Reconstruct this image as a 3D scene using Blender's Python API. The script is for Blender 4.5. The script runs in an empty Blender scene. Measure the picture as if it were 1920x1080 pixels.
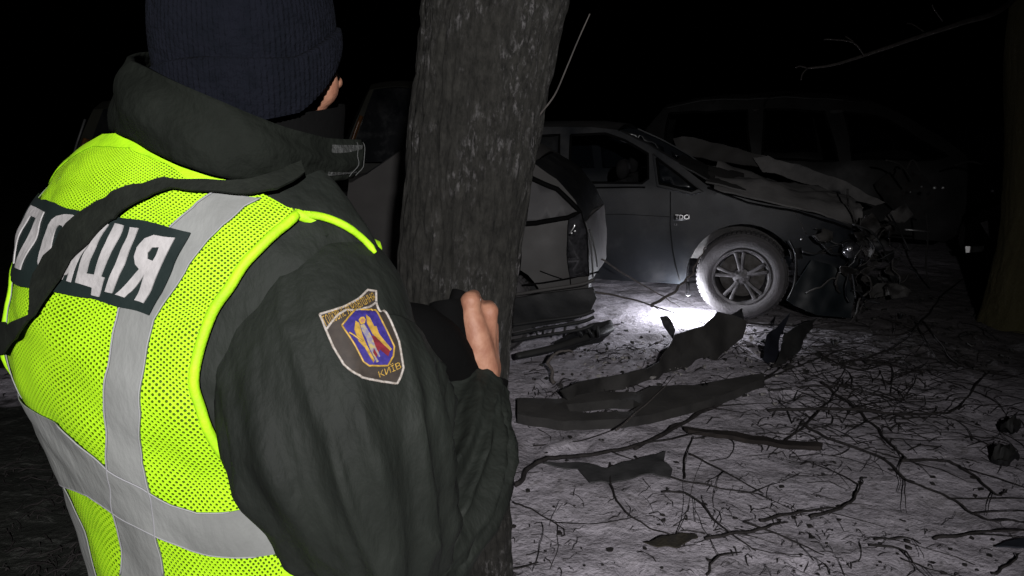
import bpy, bmesh, math, random
from mathutils import Vector, Matrix, noise
from mathutils.bvhtree import BVHTree
from mathutils.geometry import delaunay_2d_cdt

# ------------------------------------------------------------------ camera
sc = bpy.context.scene
col = sc.collection
PITCH = math.radians(13.0)
FPX = 1371.0                      # focal length in pixels of a 1920-wide frame
CAM = Vector((0, 0, 1.5))
cd = bpy.data.cameras.new('camera')
cd.sensor_width = 36.0
cd.lens = 36.0 * FPX / 1920.0
cd.clip_start = 0.02
cd.clip_end = 500
cam = bpy.data.objects.new('camera', cd)
cam.location = CAM
cam.rotation_euler = (math.pi / 2 - PITCH, 0, 0)
col.objects.link(cam)
sc.camera = cam

# ------------------------------------------------------------------ night sky
w = bpy.data.worlds.new('World'); sc.world = w; w.use_nodes = True
wn = w.node_tree.nodes; wl = w.node_tree.links
bg = wn['Background']
sky = wn.new('ShaderNodeTexSky'); sky.sky_type = 'NISHITA'; sky.sun_disc = False
sky.sun_elevation = math.radians(-4.0); sky.sun_rotation = math.radians(200)
wl.new(sky.outputs[0], bg.inputs[0]); bg.inputs[1].default_value = 0.006

# ------------------------------------------------------------------ hand-held work light behind the photographer
ld = bpy.data.lights.new('flashlight_beam', 'SPOT')
ld.energy = 358.0; ld.color = (1.0, 0.975, 0.985)
ld.spot_size = math.radians(88); ld.spot_blend = 1.0; ld.shadow_soft_size = 0.025
fl = bpy.data.objects.new('flashlight_beam', ld); col.objects.link(fl)
fl.location = (0.28, -1.2, 2.0)
fl.rotation_euler = (Vector((-0.28, 2.2, 0.60)) - Vector(fl.location)).to_track_quat('-Z', 'Y').to_euler()

sc.view_settings.view_transform = 'Standard'
sc.view_settings.look = 'None'
sc.view_settings.exposure = 0.0
sc.view_settings.gamma = 1.0
try:
    sc.cycles.use_denoising = True
    sc.cycles.max_bounces = 5
    sc.cycles.transparent_max_bounces = 12
    sc.cycles.caustics_reflective = False
    sc.cycles.caustics_refractive = False
except Exception:
    pass

# ------------------------------------------------------------------ helpers
random.seed(7)
SP, CP = math.sin(PITCH), math.cos(PITCH)

def ray(px, py):
    cx = (px - 960.0) / FPX; cy = (540.0 - py) / FPX
    return Vector((cx, CP + cy * SP, -SP + cy * CP))

def at(px, py, Y):
    d = ray(px, py); return CAM + d * (Y / d.y)

def gnd(px, py, z=0.0):
    d = ray(px, py); return CAM + d * ((z - CAM.z) / d.z)

def proj(p):
    d = p - CAM; z = d.y * CP - d.z * SP
    return (960 + FPX * d.x / z, 540 - FPX * (d.y * SP + d.z * CP) / z)

def plane(px, py, p0, d):
    """hit of a sight line with the upright plane through p0 along d: (distance along d, height)"""
    n = Vector((-d.y, d.x, 0)); r = ray(px, py)
    t = (Vector((p0[0], p0[1], 0)) - CAM).dot(n) / r.dot(n)
    p = CAM + r * t
    return ((p.x - p0[0]) * d.x + (p.y - p0[1]) * d.y, p.z)

def nz(x, y=0.0, z=0.0, s=1.0):
    return noise.noise(Vector((x * s, y * s, z * s)))

def fbm(x, y=0.0, z=0.0, s=1.0, o=4):
    return noise.fractal(Vector((x * s, y * s, z * s)), 1.0, 2.0, o)

def empty(name, loc, label=None, cat=None, group=None):
    o = bpy.data.objects.new(name, None); o.location = loc; o.empty_display_size = 0.1
    col.objects.link(o); return tag(o, label, cat, group)

def tag(o, label=None, cat=None, group=None, kind=None):
    if label: o['label'] = label
    if cat: o['category'] = cat
    if group: o['group'] = group
    if kind: o['kind'] = kind
    return o

def wloc(o):
    v = Vector((0, 0, 0))
    while o is not None:
        v = v + Vector(o.location); o = o.parent
    return v

def mesh_obj(name, verts, faces, mat, parent=None, smooth=True, uvs=None, origin=None):
    """verts in world space; stored relative to the parent (roots carry no rotation)"""
    me = bpy.data.meshes.new(name)
    org = Vector(origin) if origin is not None else Vector((0, 0, 0))
    base = wloc(parent) if parent else Vector((0, 0, 0))
    off = org if origin is not None else base
    me.from_pydata([tuple(Vector(v) - off) for v in verts], [], faces)
    if uvs is not None:
        ul = me.uv_layers.new(name='UVMap')
        for lp in me.loops:
            ul.data[lp.index].uv = uvs[lp.vertex_index]
    if smooth:
        me.polygons.foreach_set('use_smooth', [True] * len(me.polygons))
    me.materials.append(mat); me.update()
    o = bpy.data.objects.new(name, me); col.objects.link(o)
    if parent: o.parent = parent
    if origin is not None: o.location = org - base
    return o

def auto_smooth(o, ang=35):
    bm = bmesh.new(); bm.from_mesh(o.data)
    for e in bm.edges:
        if len(e.link_faces) == 2 and e.calc_face_angle(0) > math.radians(ang): e.smooth = False
    for f in bm.faces: f.smooth = True
    bm.to_mesh(o.data); bm.free(); return o

class MB:
    def __init__(s): s.v = []; s.f = []
    def add(s, v, f):
        n = len(s.v); s.v += [Vector(p) for p in v]; s.f += [tuple(i + n for i in q) for q in f]; return s
    def box(s, c, size, rz=0.0, M=None):
        hx, hy, hz = size[0] / 2, size[1] / 2, size[2] / 2
        R = M if M is not None else Matrix.Rotation(rz, 3, 'Z')
        vs = [Vector(c) + R @ Vector((x * hx, y * hy, z * hz)) for x in (-1, 1) for y in (-1, 1) for z in (-1, 1)]
        return s.add(vs, [(0, 1, 3, 2), (4, 6, 7, 5), (0, 4, 5, 1), (2, 3, 7, 6), (0, 2, 6, 4), (1, 5, 7, 3)])
    def tube(s, pts, rad, seg=8, flat=1.0, upv=None, cap=True):
        pts = [Vector(p) for p in pts]; n = len(pts)
        if not hasattr(rad, '__len__'): rad = [rad] * n
        t0 = (pts[1] - pts[0]).normalized()
        u = Vector(upv) if upv is not None else (Vector((0, 0, 1)) if abs(t0.z) < .9 else Vector((1, 0, 0)))
        u = (u - t0 * u.dot(t0)).normalized()
        vs = []; fs = []
        for i in range(n):
            t = (pts[min(i + 1, n - 1)] - pts[max(i - 1, 0)]).normalized()
            u = (u - t * u.dot(t)).normalized(); b = t.cross(u)
            for k in range(seg):
                a = 2 * math.pi * k / seg
                vs.append(pts[i] + (u * math.cos(a) * flat + b * math.sin(a)) * rad[i])
        for i in range(n - 1):
            for k in range(seg):
                k2 = (k + 1) % seg
                fs.append((i * seg + k, i * seg + k2, (i + 1) * seg + k2, (i + 1) * seg + k))
        if cap:
            fs.append(tuple(range(seg - 1, -1, -1))); fs.append(tuple((n - 1) * seg + k for k in range(seg)))
        return s.add(vs, fs)
    def lathe(s, prof, c, axis, seg=48, closed=False):
        """prof: (radius, offset along axis)"""
        ax = Vector(axis).normalized(); u = ax.orthogonal().normalized(); b = ax.cross(u); c = Vector(c)
        vs = []; fs = []; n = len(prof)
        for r, h in prof:
            for k in range(seg):
                a = 2 * math.pi * k / seg
                vs.append(c + ax * h + (u * math.cos(a) + b * math.sin(a)) * r)
        for i in range(n if closed else n - 1):
            j = (i + 1) % n
            for k in range(seg):
                k2 = (k + 1) % seg
                fs.append((i * seg + k, i * seg + k2, j * seg + k2, j * seg + k))
        return s.add(vs, fs)
    def prism(s, poly3, d):
        """closed 3-D polygon extruded by vector d"""
        n = len(poly3); d = Vector(d)
        vs = [Vector(p) for p in poly3] + [Vector(p) + d for p in poly3]
        fs = [tuple(range(n)), tuple(range(2 * n - 1, n - 1, -1))] + [(i, (i + 1) % n, n + (i + 1) % n, n + i) for i in range(n)]
        return s.add(vs, fs)
    def build(s, name, mat, parent=None, smooth=True, origin=None, ang=None):
        o = mesh_obj(name, s.v, s.f, mat, parent, smooth, origin=origin)
        bm = bmesh.new(); bm.from_mesh(o.data); bmesh.ops.recalc_face_normals(bm, faces=bm.faces); bm.to_mesh(o.data); bm.free()
        if ang: auto_smooth(o, ang)
        return o

def catmull(pts, n):
    """smooth polyline through pts (Vectors or tuples), n samples per span"""
    P = [Vector(p) for p in pts]; out = []
    for i in range(len(P) - 1):
        a = P[max(i - 1, 0)]; b = P[i]; c = P[i + 1]; d = P[min(i + 2, len(P) - 1)]
        for k in range(n):
            t = k / n
            out.append(0.5 * ((2 * b) + (c - a) * t + (2 * a - 5 * b + 4 * c - d) * t * t + (3 * b - a - 3 * c + d) * t ** 3))
    out.append(P[-1]); return out

def pin(p, poly):
    x, y = p; c = False; j = len(poly) - 1
    for i in range(len(poly)):
        xi, yi = poly[i]; xj, yj = poly[j]
        if (yi > y) != (yj > y) and x < (xj - xi) * (y - yi) / (yj - yi) + xi: c = not c
        j = i
    return c

def refine(poly, res, close=True):
    out = []; n = len(poly)
    for i in range(n if close else n - 1):
        a = Vector(poly[i]); b = Vector(poly[(i + 1) % n])
        k = max(1, int(math.ceil((b - a).length / res)))
        out += [a + (b - a) * (q / k) for q in range(k)]
    if not close: out.append(Vector(poly[-1]))
    return out

def fill2d(poly, res, holes=(), jitter=0.0):
    """triangulate a 2-D polygon (minus holes) with inner points every res: (points, triangles)"""
    pts = []; edges = []; loops = [refine(poly, res)] + [refine(h, res) for h in holes]
    for L in loops:
        n0 = len(pts); pts += [Vector((p[0], p[1])) for p in L]
        edges += [(n0 + i, n0 + (i + 1) % len(L)) for i in range(len(L))]
    pl = [(p[0], p[1]) for p in loops[0]]; hl = [[(p[0], p[1]) for p in L] for L in loops[1:]]
    x0 = min(p[0] for p in pl); x1 = max(p[0] for p in pl); y0 = min(p[1] for p in pl); y1 = max(p[1] for p in pl)
    y = y0 + res * .5; r = 0
    while y < y1:
        x = x0 + res * (.5 if r % 2 else 1.0)
        while x < x1:
            if pin((x, y), pl) and not any(pin((x, y), h) for h in hl): pts.append(Vector((x, y)))
            x += res
        y += res * .87; r += 1
    v, e, f, *_ = delaunay_2d_cdt(pts, edges, [], 0, 1e-7)
    fs = []
    for t in f:
        c = (sum(v[i][0] for i in t) / 3, sum(v[i][1] for i in t) / 3)
        if pin(c, pl) and not any(pin(c, h) for h in hl): fs.append(tuple(t))
    return [(p[0], p[1]) for p in v], fs

def shell(verts, norms, faces, thick):
    """give an open sheet a thickness (downwards along its normals) and side walls"""
    n = len(verts); cnt = {}
    for f in faces:
        for i in range(len(f)):
            a, b = f[i], f[(i + 1) % len(f)]; cnt.setdefault((min(a, b), max(a, b)), []).append((a, b))
    v = list(verts) + [verts[i] - norms[i] * thick for i in range(n)]
    fs = list(faces) + [tuple(i + n for i in reversed(f)) for f in faces]
    for k, L in cnt.items():
        if len(L) == 1:
            a, b = L[0]; fs.append((b, a, a + n, b + n))
    return v, fs

class Surf:
    """a parametric surface fn(u,v); u wraps; patches of cloth and print are laid onto it"""
    def __init__(s, fn, nu, nv, v0=0.0, v1=1.0, su=1.3, sv=1.0):
        s.fn = fn; s.nu = nu; s.nv = nv; s.v0 = v0; s.v1 = v1; s.su = su; s.sv = sv
        s.verts = [fn(i / nu - .5, v0 + (v1 - v0) * j / nv) for j in range(nv + 1) for i in range(nu)]
        s.faces = [(j * nu + i, j * nu + (i + 1) % nu, (j + 1) * nu + (i + 1) % nu, (j + 1) * nu + i) for j in range(nv) for i in range(nu)]
        s.bvh = BVHTree.FromPolygons(s.verts, s.faces)
        a = s.nrm(0.0, (v0 + v1) / 2); c = s.axis((v0 + v1) / 2)
        s.sign = 1.0 if a.dot(fn(0.0, (v0 + v1) / 2) - c) > 0 else -1.0
        if s.sign < 0: s.faces = [tuple(reversed(f)) for f in s.faces]
    def axis(s, v):
        return (s.fn(0, v) + s.fn(.25, v) + s.fn(.5, v) + s.fn(-.25, v)) / 4
    def nrm(s, u, v):
        e = .004
        n = (s.fn(u + e, v) - s.fn(u - e, v)).cross(s.fn(u, min(v + e, s.v1)) - s.fn(u, max(v - e, s.v0)))
        n = n.normalized() if n.length > 1e-12 else Vector((0, 0, 1))
        return n * getattr(s, 'sign', 1.0)
    def px(s, x, y, off=0.0):
        u, v = s.px0(x, y)
        if off:                              # allow for the lift of the layer above the surface
            best = None
            for _ in range(9):
                e = .0015; a = proj(s.P(u, v, off)); rx, ry = x - a[0], y - a[1]; er = math.hypot(rx, ry)
                if best is None or er < best[0]: best = (er, u, v)
                if er < .3: break
                b = proj(s.P(u + e, v, off)); c = proj(s.P(u, v + e, off))
                j = ((b[0] - a[0]) / e, (c[0] - a[0]) / e, (b[1] - a[1]) / e, (c[1] - a[1]) / e)
                # damped least squares keeps the step tame near the outline
                lam = 9e4; A = j[0] ** 2 + j[2] ** 2 + lam; B = j[0] * j[1] + j[2] * j[3]; D = j[1] ** 2 + j[3] ** 2 + lam
                g0 = j[0] * rx + j[2] * ry; g1 = j[1] * rx + j[3] * ry; det = A * D - B * B
                u += max(-.01, min(.01, (D * g0 - B * g1) / det)); v += max(-.01, min(.01, (A * g1 - B * g0) / det)); v = max(s.v0, min(s.v1, v))
            u, v = best[1], best[2]
        return (u, v)
    def px0(s, x, y):
        h, n, fi, d = s.bvh.ray_cast(CAM, ray(x, y).normalized())
        if h is None:
            best = None                      # just outside the outline: nearest point of the surface
            for k in range(40):
                q = CAM + ray(x, y).normalized() * (.55 + k * .02)
                r = s.bvh.find_nearest(q)
                if best is None or r[3] < best[1]: best = (r, r[3])
            h, n, fi, d = best[0]
        i = fi % s.nu; j = fi // s.nu
        u = (i + .5) / s.nu - .5; v = s.v0 + (s.v1 - s.v0) * (j + .5) / s.nv
        for _ in range(4):
            e = .002; p = s.fn(u, v); du = (s.fn(u + e, v) - p) / e; dv = (s.fn(u, v + e) - p) / e; r = h - p
            a, b, c = du.dot(du), du.dot(dv), dv.dot(dv); det = a * c - b * b
            if abs(det) < 1e-12: break
            x1, y1 = du.dot(r), dv.dot(r)
            u += max(-.02, min(.02, (c * x1 - b * y1) / det)); v += max(-.02, min(.02, (a * y1 - b * x1) / det))
            v = max(s.v0, min(s.v1, v))
        return (u, v)
    def pxs(s, L, off=0.0): return [s.px(p[0], p[1], off) for p in L]
    def P(s, u, v, off): return s.fn(u, v) + s.nrm(u, v) * off
    def patch(s, name, poly, mat, parent, off, thick=.001, res=.008, holes=()):
        K = (s.su, s.sv)
        p2 = [(p[0] * K[0], p[1] * K[1]) for p in poly]; h2 = [[(p[0] * K[0], p[1] * K[1]) for p in h] for h in holes]
        pts, tris = fill2d(p2, res, h2)
        uv = [(p[0] / K[0], p[1] / K[1]) for p in pts]
        N = [s.nrm(*q) for q in uv]; V = [s.fn(*q) + N[i] * off for i, q in enumerate(uv)]
        v, f = shell(V, N, tris, thick)
        # orient the outer skin outwards
        t = tris[0]; nn = (V[t[1]] - V[t[0]]).cross(V[t[2]] - V[t[0]])
        if nn.dot(N[t[0]]) < 0: f = [tuple(reversed(q)) for q in f]
        return auto_smooth(mesh_obj(name, v, f, mat, parent, True, uvs=list(pts) + list(pts)), 50)
    def cord(s, name, line, mat, parent, off, rad, flat=1.0, seg=8):
        pts = [s.P(u, v, off) for u, v in line]
        return MB().tube(pts, rad, seg).build(name, mat, parent)
    def obj(s, name, mat, parent, uv=True):
        uvs = [((i / s.nu - .5) * s.su, (s.v0 + (s.v1 - s.v0) * j / s.nv) * s.sv) for j in range(s.nv + 1) for i in range(s.nu)]
        return mesh_obj(name, s.verts, s.faces, mat, parent, True, uvs=uvs)

# ------------------------------------------------------------------ materials
MATS = {}
def ntree(name):
    m = bpy.data.materials.new(name); m.use_nodes = True
    nt = m.node_tree; return m, nt.nodes, nt.links, nt.nodes['Principled BSDF']

def mat(name, c, rough=.6, metal=0.0, c2=None, scale=8.0, bump=0.0, bscale=None, dust=None, dustamt=0.0, spec=0.5,
        sheen=0.0, coat=0.0, stretch=(1, 1, 1), ramp=(.4, .65), detail=6.0, coords='Position', crease=0.0, cscale=8.0):
    m, n, l, b = ntree(name)
    b.inputs['Roughness'].default_value = rough; b.inputs['Metallic'].default_value = metal
    b.inputs['Specular IOR Level'].default_value = spec
    if sheen: b.inputs['Sheen Weight'].default_value = sheen; b.inputs['Sheen Roughness'].default_value = .5
    if coat: b.inputs['Coat Weight'].default_value = coat
    b.inputs['Base Color'].default_value = (*c, 1)
    geo = n.new('ShaderNodeNewGeometry'); tc = n.new('ShaderNodeTexCoord')
    src = geo.outputs['Position'] if coords == 'Position' else tc.outputs[coords]
    mp = n.new('ShaderNodeMapping'); mp.inputs['Scale'].default_value = stretch; l.new(src, mp.inputs['Vector'])
    colsock = None
    if c2 is not None:
        t = n.new('ShaderNodeTexNoise'); t.inputs['Scale'].default_value = scale; t.inputs['Detail'].default_value = detail
        l.new(mp.outputs[0], t.inputs['Vector'])
        r = n.new('ShaderNodeValToRGB'); r.color_ramp.elements[0].position = ramp[0]; r.color_ramp.elements[1].position = ramp[1]
        r.color_ramp.elements[0].color = (*c, 1); r.color_ramp.elements[1].color = (*c2, 1)
        l.new(t.outputs['Fac'], r.inputs[0]); colsock = r.outputs[0]
    if dust is not None:
        # settled dust: thicker on faces that look up, broken up by noise
        sep = n.new('ShaderNodeSeparateXYZ'); l.new(geo.outputs['Normal'], sep.inputs[0])
        t2 = n.new('ShaderNodeTexNoise'); t2.inputs['Scale'].default_value = 5.0; t2.inputs['Detail'].default_value = 8.0; t2.inputs['Roughness'].default_value = .65
        l.new(geo.outputs['Position'], t2.inputs['Vector'])
        ma = n.new('ShaderNodeMath'); ma.operation = 'MULTIPLY_ADD'; ma.inputs[1].default_value = .55; ma.inputs[2].default_value = dustamt - .45
        l.new(sep.outputs[2], ma.inputs[0])
        ad = n.new('ShaderNodeMath'); ad.operation = 'ADD'; ad.use_clamp = True
        l.new(ma.outputs[0], ad.inputs[0]); l.new(t2.outputs['Fac'], ad.inputs[1])
        mx = n.new('ShaderNodeMixRGB'); mx.inputs[2].default_value = (*dust, 1); l.new(ad.outputs[0], mx.inputs[0])
        if colsock is not None: l.new(colsock, mx.inputs[1])
        else: mx.inputs[1].default_value = (*c, 1)
        colsock = mx.outputs[0]
        rr = n.new('ShaderNodeMapRange'); rr.inputs['To Min'].default_value = rough; rr.inputs['To Max'].default_value = .9
        l.new(ad.outputs[0], rr.inputs[0]); l.new(rr.outputs[0], b.inputs['Roughness'])
    if colsock is not None: l.new(colsock, b.inputs['Base Color'])
    if bump:
        t3 = n.new('ShaderNodeTexNoise'); t3.inputs['Scale'].default_value = bscale or scale; t3.inputs['Detail'].default_value = 6.0
        l.new(mp.outputs[0], t3.inputs['Vector'])
        bp = n.new('ShaderNodeBump'); bp.inputs['Strength'].default_value = bump; bp.inputs['Distance'].default_value = .01
        l.new(t3.outputs['Fac'], bp.inputs['Height']); l.new(bp.outputs[0], b.inputs['Normal'])
        if crease:                             # sharp crumples of worn cloth
            t4 = n.new('ShaderNodeTexNoise'); t4.noise_type = 'RIDGED_MULTIFRACTAL'; t4.inputs['Scale'].default_value = cscale; t4.inputs['Detail'].default_value = 3.0
            t4.inputs['Distortion'].default_value = .6; l.new(mp.outputs[0], t4.inputs['Vector'])
            b2 = n.new('ShaderNodeBump'); b2.inputs['Strength'].default_value = crease; b2.inputs['Distance'].default_value = .012
            l.new(t4.outputs['Fac'], b2.inputs['Height']); l.new(b2.outputs[0], bp.inputs['Normal'])
    MATS[name] = m; return m
# ------------------------------------------------------------------ ground
_fr = random.Random(77)
FEET = [(_fr.uniform(-.1, 3.6), _fr.uniform(1.9, 4.6), _fr.uniform(-.7, .7) + 1.2, _fr.uniform(.010, .022)) for _ in range(46)]
def hgt(x, y):
    d = math.hypot(x, y)
    h = .024 * fbm(x, y, 0, 1.3, 4) + .011 * fbm(x, y, 5, 6.0, 3)
    for fx, fy, fa, fd in FEET:                # trodden footprints
        dx, dy = x - fx, y - fy
        if abs(dx) < .3 and abs(dy) < .3:
            p = (dx * math.cos(fa) + dy * math.sin(fa)) / .15; q = (-dx * math.sin(fa) + dy * math.cos(fa)) / .058
            r = p * p + q * q; h -= fd * max(0, 1 - r ** 2) - .35 * fd * math.exp(-((r - 1.5) / .5) ** 2)
    h += .10 * max(0, fbm(x, y, 9, .35, 2)) * min(1, max(0, (y - 6) / 6))
    return h * min(1, d / 1.2)

def ground_mat():
    m, n, l, b = ntree('trampled_snow')
    geo = n.new('ShaderNodeNewGeometry')
    def tex(scale, detail=8, rough=.6, stretch=(1, 1, 1), dist=0.0):
        mp = n.new('ShaderNodeMapping'); mp.inputs['Scale'].default_value = stretch; l.new(geo.outputs['Position'], mp.inputs[0])
        t = n.new('ShaderNodeTexNoise'); t.inputs['Scale'].default_value = scale; t.inputs['Detail'].default_value = detail
        t.inputs['Roughness'].default_value = rough; t.inputs['Distortion'].default_value = dist; l.new(mp.outputs[0], t.inputs['Vector']); return t.outputs['Fac']
    def ramp(s, p0, p1, c0, c1):
        r = n.new('ShaderNodeValToRGB'); r.color_ramp.elements[0].position = p0; r.color_ramp.elements[1].position = p1
        r.color_ramp.elements[0].color = (*c0, 1); r.color_ramp.elements[1].color = (*c1, 1); l.new(s, r.inputs[0]); return r.outputs[0]
    def mix(f, a, c):
        x = n.new('ShaderNodeMixRGB'); l.new(f, x.inputs[0])
        for k, q in ((1, a), (2, c)):
            if isinstance(q, tuple): x.inputs[k].default_value = (*q, 1)
            else: l.new(q, x.inputs[k])
        return x.outputs[0]
    W, K = (1, 1, 1), (0, 0, 0)
    snow = ramp(tex(9, 8, .7), .3, .7, (.62, .575, .64), (.92, .865, .95))
    soil = ramp(tex(14, 8), .3, .7, (.018, .016, .015), (.075, .065, .06))
    grime = ramp(tex(2.2, 9, .72, (1, 1.9, 1), .8), .45, .78, K, W)        # streaks of bare soil
    fine = ramp(tex(34, 6, .75, (1, 1.6, 1), .5), .53, .68, K, W)          # crumbs of litter in the snow
    leafy = ramp(tex(5.5, 7, .7, (1, 1.4, 1), .6), .55, .72, K, W)
    snow = mix(leafy, snow, (.24, .215, .215))
    base = mix(fine, snow, (.16, .15, .155))
    base = mix(grime, base, mix(fine, (.26, .245, .255), soil))
    # bare wet soil along the left, and farther out where the snow was ploughed away
    sep = n.new('ShaderNodeSeparateXYZ'); l.new(geo.outputs['Position'], sep.inputs[0])
    wob = n.new('ShaderNodeMath'); wob.operation = 'MULTIPLY_ADD'; wob.inputs[1].default_value = 1.1; l.new(tex(1.1, 5), wob.inputs[0]); l.new(sep.outputs[0], wob.inputs[2])
    left = n.new('ShaderNodeMapRange'); left.inputs['From Min'].default_value = .15; left.inputs['From Max'].default_value = -.25; l.new(wob.outputs[0], left.inputs[0])
    pat = n.new('ShaderNodeVectorMath'); pat.operation = 'DISTANCE'; pat.inputs[1].default_value = (-2.35, 4.55, 0); wn_ = n.new('ShaderNodeTexNoise'); wn_.inputs['Scale'].default_value = 2.6; wn_.inputs['Detail'].default_value = 7; l.new(geo.outputs['Position'], wn_.inputs['Vector'])
    wa = n.new('ShaderNodeVectorMath'); wa.operation = 'MULTIPLY_ADD'; wa.inputs[1].default_value = (1.3, 1.3, 0); l.new(wn_.outputs['Color'], wa.inputs[0]); l.new(geo.outputs['Position'], wa.inputs[2])
    l.new(wa.outputs[0], pat.inputs[0])
    pr = n.new('ShaderNodeMapRange'); pr.inputs['From Min'].default_value = .30; pr.inputs['From Max'].default_value = .42; l.new(pat.outputs['Value'], pr.inputs[0])
    lm = n.new('ShaderNodeMath'); lm.operation = 'MULTIPLY'; lm.use_clamp = True; l.new(left.outputs[0], lm.inputs[0]); l.new(pr.outputs[0], lm.inputs[1])
    wet = mix(ramp(tex(7, 9, .75, (1, 3.2, 1), 1.2), .52, .70, K, W), (.032, .035, .030), (.17, .175, .16))
    base = mix(lm.outputs[0], base, wet)
    # scuffed brown earth under the wrecks
    pat2 = n.new('ShaderNodeVectorMath'); pat2.operation = 'DISTANCE'; pat2.inputs[1].default_value = (3.6, 5.6, 0); l.new(geo.outputs['Position'], pat2.inputs[0])
    p2 = n.new('ShaderNodeMath'); p2.operation = 'MULTIPLY_ADD'; p2.inputs[1].default_value = 1.6; l.new(tex(1.5, 6), p2.inputs[0]); l.new(pat2.outputs['Value'], p2.inputs[2])
    p2r = n.new('ShaderNodeMapRange'); p2r.inputs['From Min'].default_value = 3.0; p2r.inputs['From Max'].default_value = 2.0; p2r.inputs['To Max'].default_value = .85; l.new(p2.outputs[0], p2r.inputs[0])
    base = mix(p2r.outputs[0], base, mix(fine, (.13, .12, .115), soil))
    l.new(base, b.inputs['Base Color']); b.inputs['Roughness'].default_value = .85; b.inputs['Specular IOR Level'].default_value = .25
    bp = n.new('ShaderNodeBump'); bp.inputs['Strength'].default_value = .75; bp.inputs['Distance'].default_value = .03
    ad = n.new('ShaderNodeMath'); ad.operation = 'MULTIPLY_ADD'; ad.inputs[1].default_value = .5; l.new(tex(38, 5, .7), ad.inputs[0]); l.new(tex(11, 6, .65), ad.inputs[2])
    l.new(ad.outputs[0], bp.inputs['Height']); l.new(bp.outputs[0], b.inputs['Normal'])
    return m
def axis_coords(lo, hi, step, far):
    c = []; x = lo
    while x <= hi + 1e-6: c.append(x); x += step
    g = step; a = hi
    while a < far: g *= 1.35; a += g; c.append(a)
    g = step; a = lo; pre = []
    while a > -far: g *= 1.35; a -= g; pre.append(a)
    return pre[::-1] + c
gx = axis_coords(-3.6, 4.6, .028, 120); gy = axis_coords(1.2, 7.6, .028, 120)
gv = [(x, y, hgt(x, y)) for y in gy for x in gx]; nx = len(gx)
gf = [(j * nx + i, j * nx + i + 1, (j + 1) * nx + i + 1, (j + 1) * nx + i) for j in range(len(gy) - 1) for i in range(nx - 1)]
tag(mesh_obj('ground', gv, gf, ground_mat()), kind='structure', label='dirty trampled snow strewn with twigs')
del gv, gf

# ------------------------------------------------------------------ trees
def bark_mat(name, c0, c1, flake):
    m, n, l, b = ntree(name); geo = n.new('ShaderNodeNewGeometry')
    def tex(scale, st, detail=8, rough=.65, dist=0.):
        mp = n.new('ShaderNodeMapping'); mp.inputs['Scale'].default_value = st; l.new(geo.outputs['Position'], mp.inputs[0])
        t = n.new('ShaderNodeTexNoise'); t.inputs['Scale'].default_value = scale; t.inputs['Detail'].default_value = detail; t.inputs['Roughness'].default_value = rough; t.inputs['Distortion'].default_value = dist
        l.new(mp.outputs[0], t.inputs['Vector']); return t.outputs['Fac']
    r = n.new('ShaderNodeValToRGB'); r.color_ramp.elements[0].position = .35; r.color_ramp.elements[1].position = .68
    r.color_ramp.elements[0].color = (*c0, 1); r.color_ramp.elements[1].color = (*c1, 1); l.new(tex(70, (1, 1, .5), 10, .8), r.inputs[0])
    f1 = n.new('ShaderNodeMapRange'); f1.inputs['From Min'].default_value = .47; f1.inputs['From Max'].default_value = .60; l.new(tex(10, (1, 1, .55), 3), f1.inputs[0])
    f2 = n.new('ShaderNodeMapRange'); f2.inputs['From Min'].default_value = .52; f2.inputs['From Max'].default_value = .62; l.new(tex(95, (1, 1, .45), 8, .75), f2.inputs[0])
    mu = n.new('ShaderNodeMath'); mu.operation = 'MULTIPLY'; l.new(f1.outputs[0], mu.inputs[0]); l.new(f2.outputs[0], mu.inputs[1])
    mx = n.new('ShaderNodeMixRGB'); l.new(mu.outputs[0], mx.inputs[0]); l.new(r.outputs[0], mx.inputs[1]); mx.inputs[2].default_value = (*flake, 1)
    l.new(mx.outputs[0], b.inputs['Base Color']); b.inputs['Roughness'].default_value = .9; b.inputs['Specular IOR Level'].default_value = .2
    bp = n.new('ShaderNodeBump'); bp.inputs['Strength'].default_value = 1.0; bp.inputs['Distance'].default_value = .012
    l.new(tex(80, (1, 1, .5), 10, .8), bp.inputs['Height']); l.new(bp.outputs[0], b.inputs['Normal'])
    return m
M_bark = bark_mat('grey_bark', (.0075, .0074, .0062), (.047, .0455, .0400), (.135, .13, .13))
M_bark2 = bark_mat('brown_bark', (.13, .115, .052), (.20, .18, .10), (.22, .20, .13))
M_twig = mat('twig_bark', (.035, .030, .028), .85, c2=(.06, .052, .047), scale=40, bump=.4, bscale=120)
M_twigd = mat('wet_twig_bark', (.022, .019, .0185), .8, c2=(.045, .039, .038), scale=40, bump=.4, bscale=120)
M_stick = mat('pale_stick', (.16, .14, .13), .85, c2=(.10, .09, .085), scale=50, bump=.4, bscale=150)

def trunk_mesh(path, rad, seg, amp, seed, sub=14):
    C = catmull(path, sub); R = [q[0] for q in catmull([(r, 0, 0) for r in rad], sub)]
    V = []; n = len(C)
    for i, c in enumerate(C):
        for k in range(seg):
            a = 2 * math.pi * k / seg; ca, sa = math.cos(a), math.sin(a)
            rr = R[i] + amp * (1.3 * fbm(ca * 1.3 + seed, sa * 1.3, c.z * 1.6, 1, 3) + .45 * nz(ca * 9, sa * 9 + seed, c.z * 5) + - .75 * max(0, .30 - abs(nz(ca * 13 + seed, sa * 13, c.z * 9))) * 3 + .34 * nz(ca * 26, sa * 26 + seed, c.z * 13) + .26 * nz(ca * 55, sa * 55 + seed, c.z * 30))
            V.append(Vector((c.x + ca * rr, c.y + sa * rr, c.z)))
    F = [(i * seg + k, i * seg + (k + 1) % seg, (i + 1) * seg + (k + 1) % seg, (i + 1) * seg + k) for i in range(n - 1) for k in range(seg)]
    F.append(tuple((n - 1) * seg + k for k in range(seg)))
    return V, F
TY = 1.42
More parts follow.
